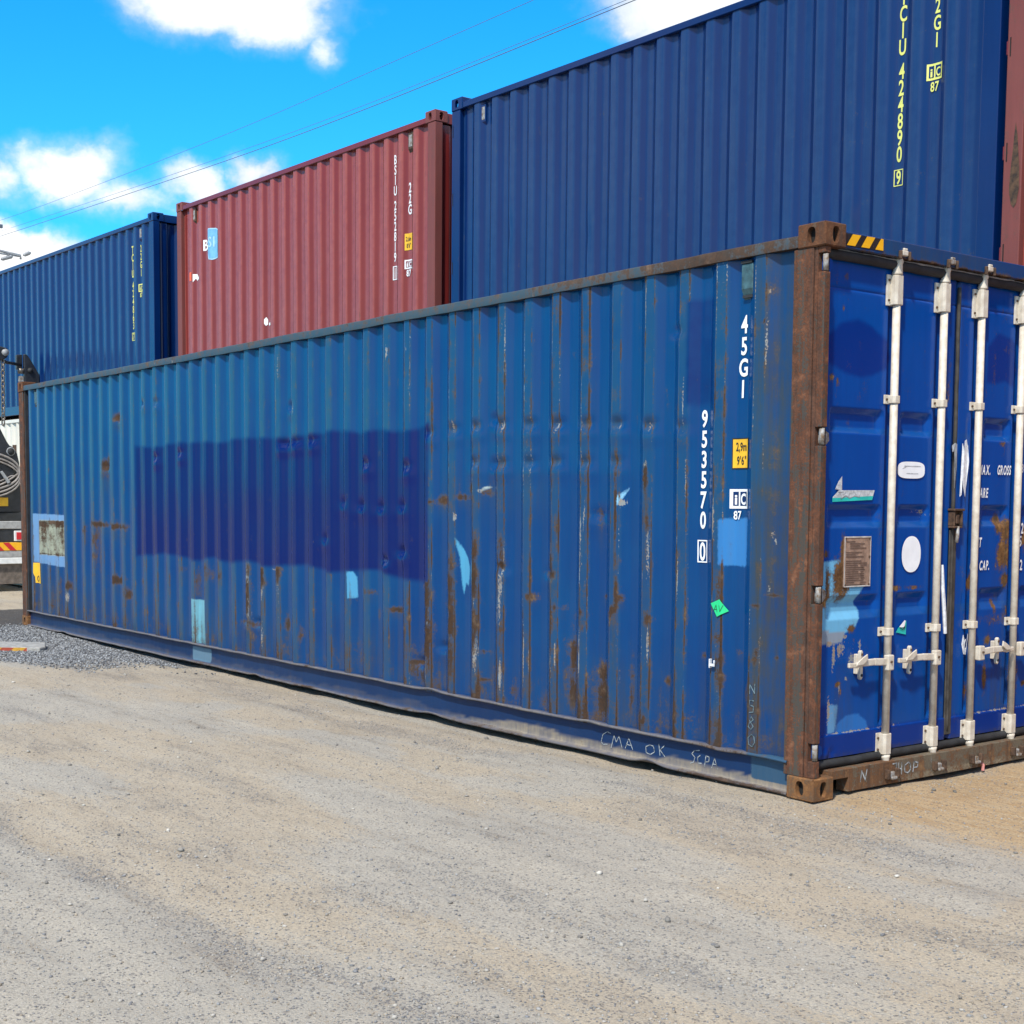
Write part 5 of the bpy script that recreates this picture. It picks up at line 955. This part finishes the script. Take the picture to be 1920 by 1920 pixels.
# boom tip, link rod, lifting lug, chain
mobj(MB().prism([(.9, 3.62), (1.80, 3.68), (1.86, 3.72), (1.89, 3.80), (1.86, 3.87), (1.76, 3.89), (.9, 3.95)], 'x', MX - .25, MX + .05), 'boom_tip', 'machine', .015)
mobj(MB().tube([(MX - .3, 1.825, 3.795), (MX + .09, 1.825, 3.795)], .055, 16), 'boom_pin', 'steel', 0, True)
mobj(MB().tube([(MX - .05, 1.76, 3.70), (MX - .05, 1.88, 3.645), (MX - .05, 2.12, 3.62)], .026, 10), 'link_rod', 'machine', 0, True)
lug = mobj(MB().prism([(2.155, 3.30), (2.40, 3.30), (2.405, 3.47), (2.25, 3.73), (2.20, 3.795), (2.155, 3.80)], 'x', MX - .10, MX - .02).prism([(2.065, 3.55), (2.155, 3.55), (2.155, 3.80), (2.065, 3.79)], 'x', MX - .20, MX - .12), 'lifting_lug', 'machine', .01)
MB().tube([(MX - .021, 2.245, 3.535), (MX + .012, 2.245, 3.535)], .042, 18).obj('lug_pin', M['rubber'], lug, smooth=True)
MB().tube([(MX - .06, 2.11, 3.48), (MX - .06, 2.11, 3.56)], [.05, .06], 12).obj('lug_swivel', M['chain'], lug, smooth=True); MB().box(MX - .10, MX - .03, 2.07, 2.15, 3.34, 3.44).obj('lug_shackle', M['lug'], lug, bevel=.01)
ch = MB(); z = 3.64; i = 0
while z > 2.60:
    w, h = .030, .058; pts = []
    for a in np.linspace(0, 2 * math.pi, 13)[:-1]:
        u, v = w * math.cos(a), h * math.sin(a); pts.append((MX + .02 + (u * .7 if i % 2 else u * .35), 1.795 - .012 * (3.64 - z) + (u * .7 if i % 2 == 0 else u * .45), z + v))
    ch.tube(pts, .0125, 6, closed=True); z -= .088; i += 1
mobj(ch, 'lifting_chain', 'chain', 0, True)
# ---- flat painted beam lying on the stones
wb = empty('wheel_stop', (-9.7, -1.2, float(ground_z(-9.7, -1.2)))); tag(wb, 'flat white beam with red and yellow striped edge lying on the gravel', 'wheel stop')
bp = [(-.34, -.70), (.22, .02), (.42, .27), (.57, .38), (.50, .46), (.10, .60), (-.26, .24), (-.88, -.54)]
M['beamp'] = plain('dirty_white_beam', (.38, .365, .335), .7, var=.3, scale=18)
MB().prism(bp, 'z', -.01, .040).obj('beam', M['beamp'], wb, bevel=.012, seg=2)
d = Vector((.56, .72, 0)).normalized(); nrm = Vector((d.y, -d.x, 0)); p0 = Vector((-.34, -.70, 0)) + nrm * .002
M['strr'] = plain('faded_red_stripe', (.42, .07, .03), .6, var=.2); M['stry'] = plain('faded_yellow_stripe', (.62, .33, .03), .6, var=.2)
for k in range(11):
    a = p0 + d * (.02 + k * .12); q = a + d * .12; mbk = MB(); sl_ = d * .04
    mbk.add([a, q, q + nrm * .012, a + nrm * .012, a + sl_ + Vector((0, 0, .034)), q + sl_ + Vector((0, 0, .034)), q + sl_ + nrm * .012 + Vector((0, 0, .034)), a + sl_ + nrm * .012 + Vector((0, 0, .034))], [(0, 3, 2, 1), (4, 5, 6, 7), (0, 1, 5, 4), (1, 2, 6, 5), (2, 3, 7, 6), (3, 0, 4, 7)])
    mbk.obj('stripe', M['stry'] if k % 2 else M['strr'], wb)
# ---- overhead lines, pole and lamps beyond the yard
def wire(P, r, lab):
    pts = []; P = [Vector(p) for p in P]
    for i in range(len(P) - 1):
        for t in np.linspace(0, 1, 6)[:-1]:
            a, b, c, d_ = P[max(i - 1, 0)], P[i], P[i + 1], P[min(i + 2, len(P) - 1)]
            pts.append(.5 * ((2 * b) + (c - a) * t + (2 * a - 5 * b + 4 * c - d_) * t * t + (3 * b - a - 3 * c + d_) * t ** 3))
    pts.append(P[-1]); e = P[-1] + (P[-1] - P[-2]).normalized() * 12; pts.append(e)
    tag(MB().tube(pts, r, 6).obj('power_line', M['cable'], None, smooth=True), lab, 'power line', 'overhead lines across the sky')
wire([(-70, 16, 15.2), (-63.9, 16, 14.55), (-48.12, 16, 13.98), (-37.70, 16, 13.72), (-30.05, 16, 13.66), (-22.68, 16, 13.617)], .0065, 'thin overhead line highest in the sky')
wire([(-66, 16, 14.15), (-62.2, 16, 13.96), (-48.14, 16, 13.36), (-37.71, 16, 12.98), (-30.05, 16, 12.79), (-21.45, 16, 12.715), (-19.29, 16, 12.70)], .006, 'thin overhead line just above the thicker lowest one')
wire([(-70, 16, 14.15), (-63.98, 16, 13.81), (-48.14, 16, 13.19), (-37.71, 16, 12.82), (-30.05, 16, 12.67), (-21.44, 16, 12.63), (-19.02, 16, 12.62)], .010, 'thickest and lowest overhead line over the red container')
pole = empty('utility_pole', (-62.3, 12.6, 0)); tag(pole, 'wooden cross arm of a power pole at the left edge under the wires', 'utility pole')
def pobj(mb, name, mat, par, loc, **k):
    o = mb.obj(name, M[mat], par, **k); o.location = (-loc[0], -loc[1], 0); return o
pl = (-62.3, 12.6)
pobj(MB().tube([(-62.3, 12.6, -.4), (-62.3, 12.6, 14.4)], [.2, .14], 10), 'pole', 'cable', pole, pl, smooth=True); pobj(MB().box(-62.4, -62.25, 9.6, 15.6, 13.90, 14.06), 'cross_arm', 'cable', pole, pl); pobj(MB().tube([(-62.3, 12.7, 13.2), (-62.3, 14.6, 13.9)], .05, 6), 'brace', 'cable', pole, pl)
for y in (10, 15.3): pobj(MB().tube([(-62.32, y, 14.06), (-62.32, y, 14.15), (-62.32, y, 14.28)], [.05, .09, .05], 8), 'insulator', 'steel', pole, pl, smooth=True)
lamp = empty('lamp_mast', (-50, 10.2, 0)); tag(lamp, 'floodlight mast arm with two grey lamp heads above the far left blue container', 'lamp mast'); ll = (-50, 10.2)
pobj(MB().tube([(-50, 10.2, -.4), (-50, 10.2, 11.2)], [.16, .09], 10), 'mast', 'steel', lamp, ll, smooth=True)
pobj(MB().tube([(-50, 10.2, 10.88), (-50, 11.62, 10.76), (-50, 12.40, 10.66), (-50, 12.40, 10.52)], .05, 8), 'arm', 'steel', lamp, ll, smooth=True); pobj(MB().tube([(-50, 10.2, 10.70), (-50, 11.62, 10.66), (-50, 12.36, 10.63)], .035, 8), 'arm', 'steel', lamp, ll, smooth=True)
for (ya, za, yb, zb_) in ((11.65, 10.43, 12.10, 10.58), (12.50, 10.68, 12.80, 10.80)):
    pobj(MB().tube([(-50, ya, za), (-50, ya + .06, za + .03), (-50, yb - .06, zb_ - .0), (-50, yb, zb_ + .01)], [.03, .075, .075, .03], 8), 'lamp_head', 'steel', lamp, ll, smooth=True)
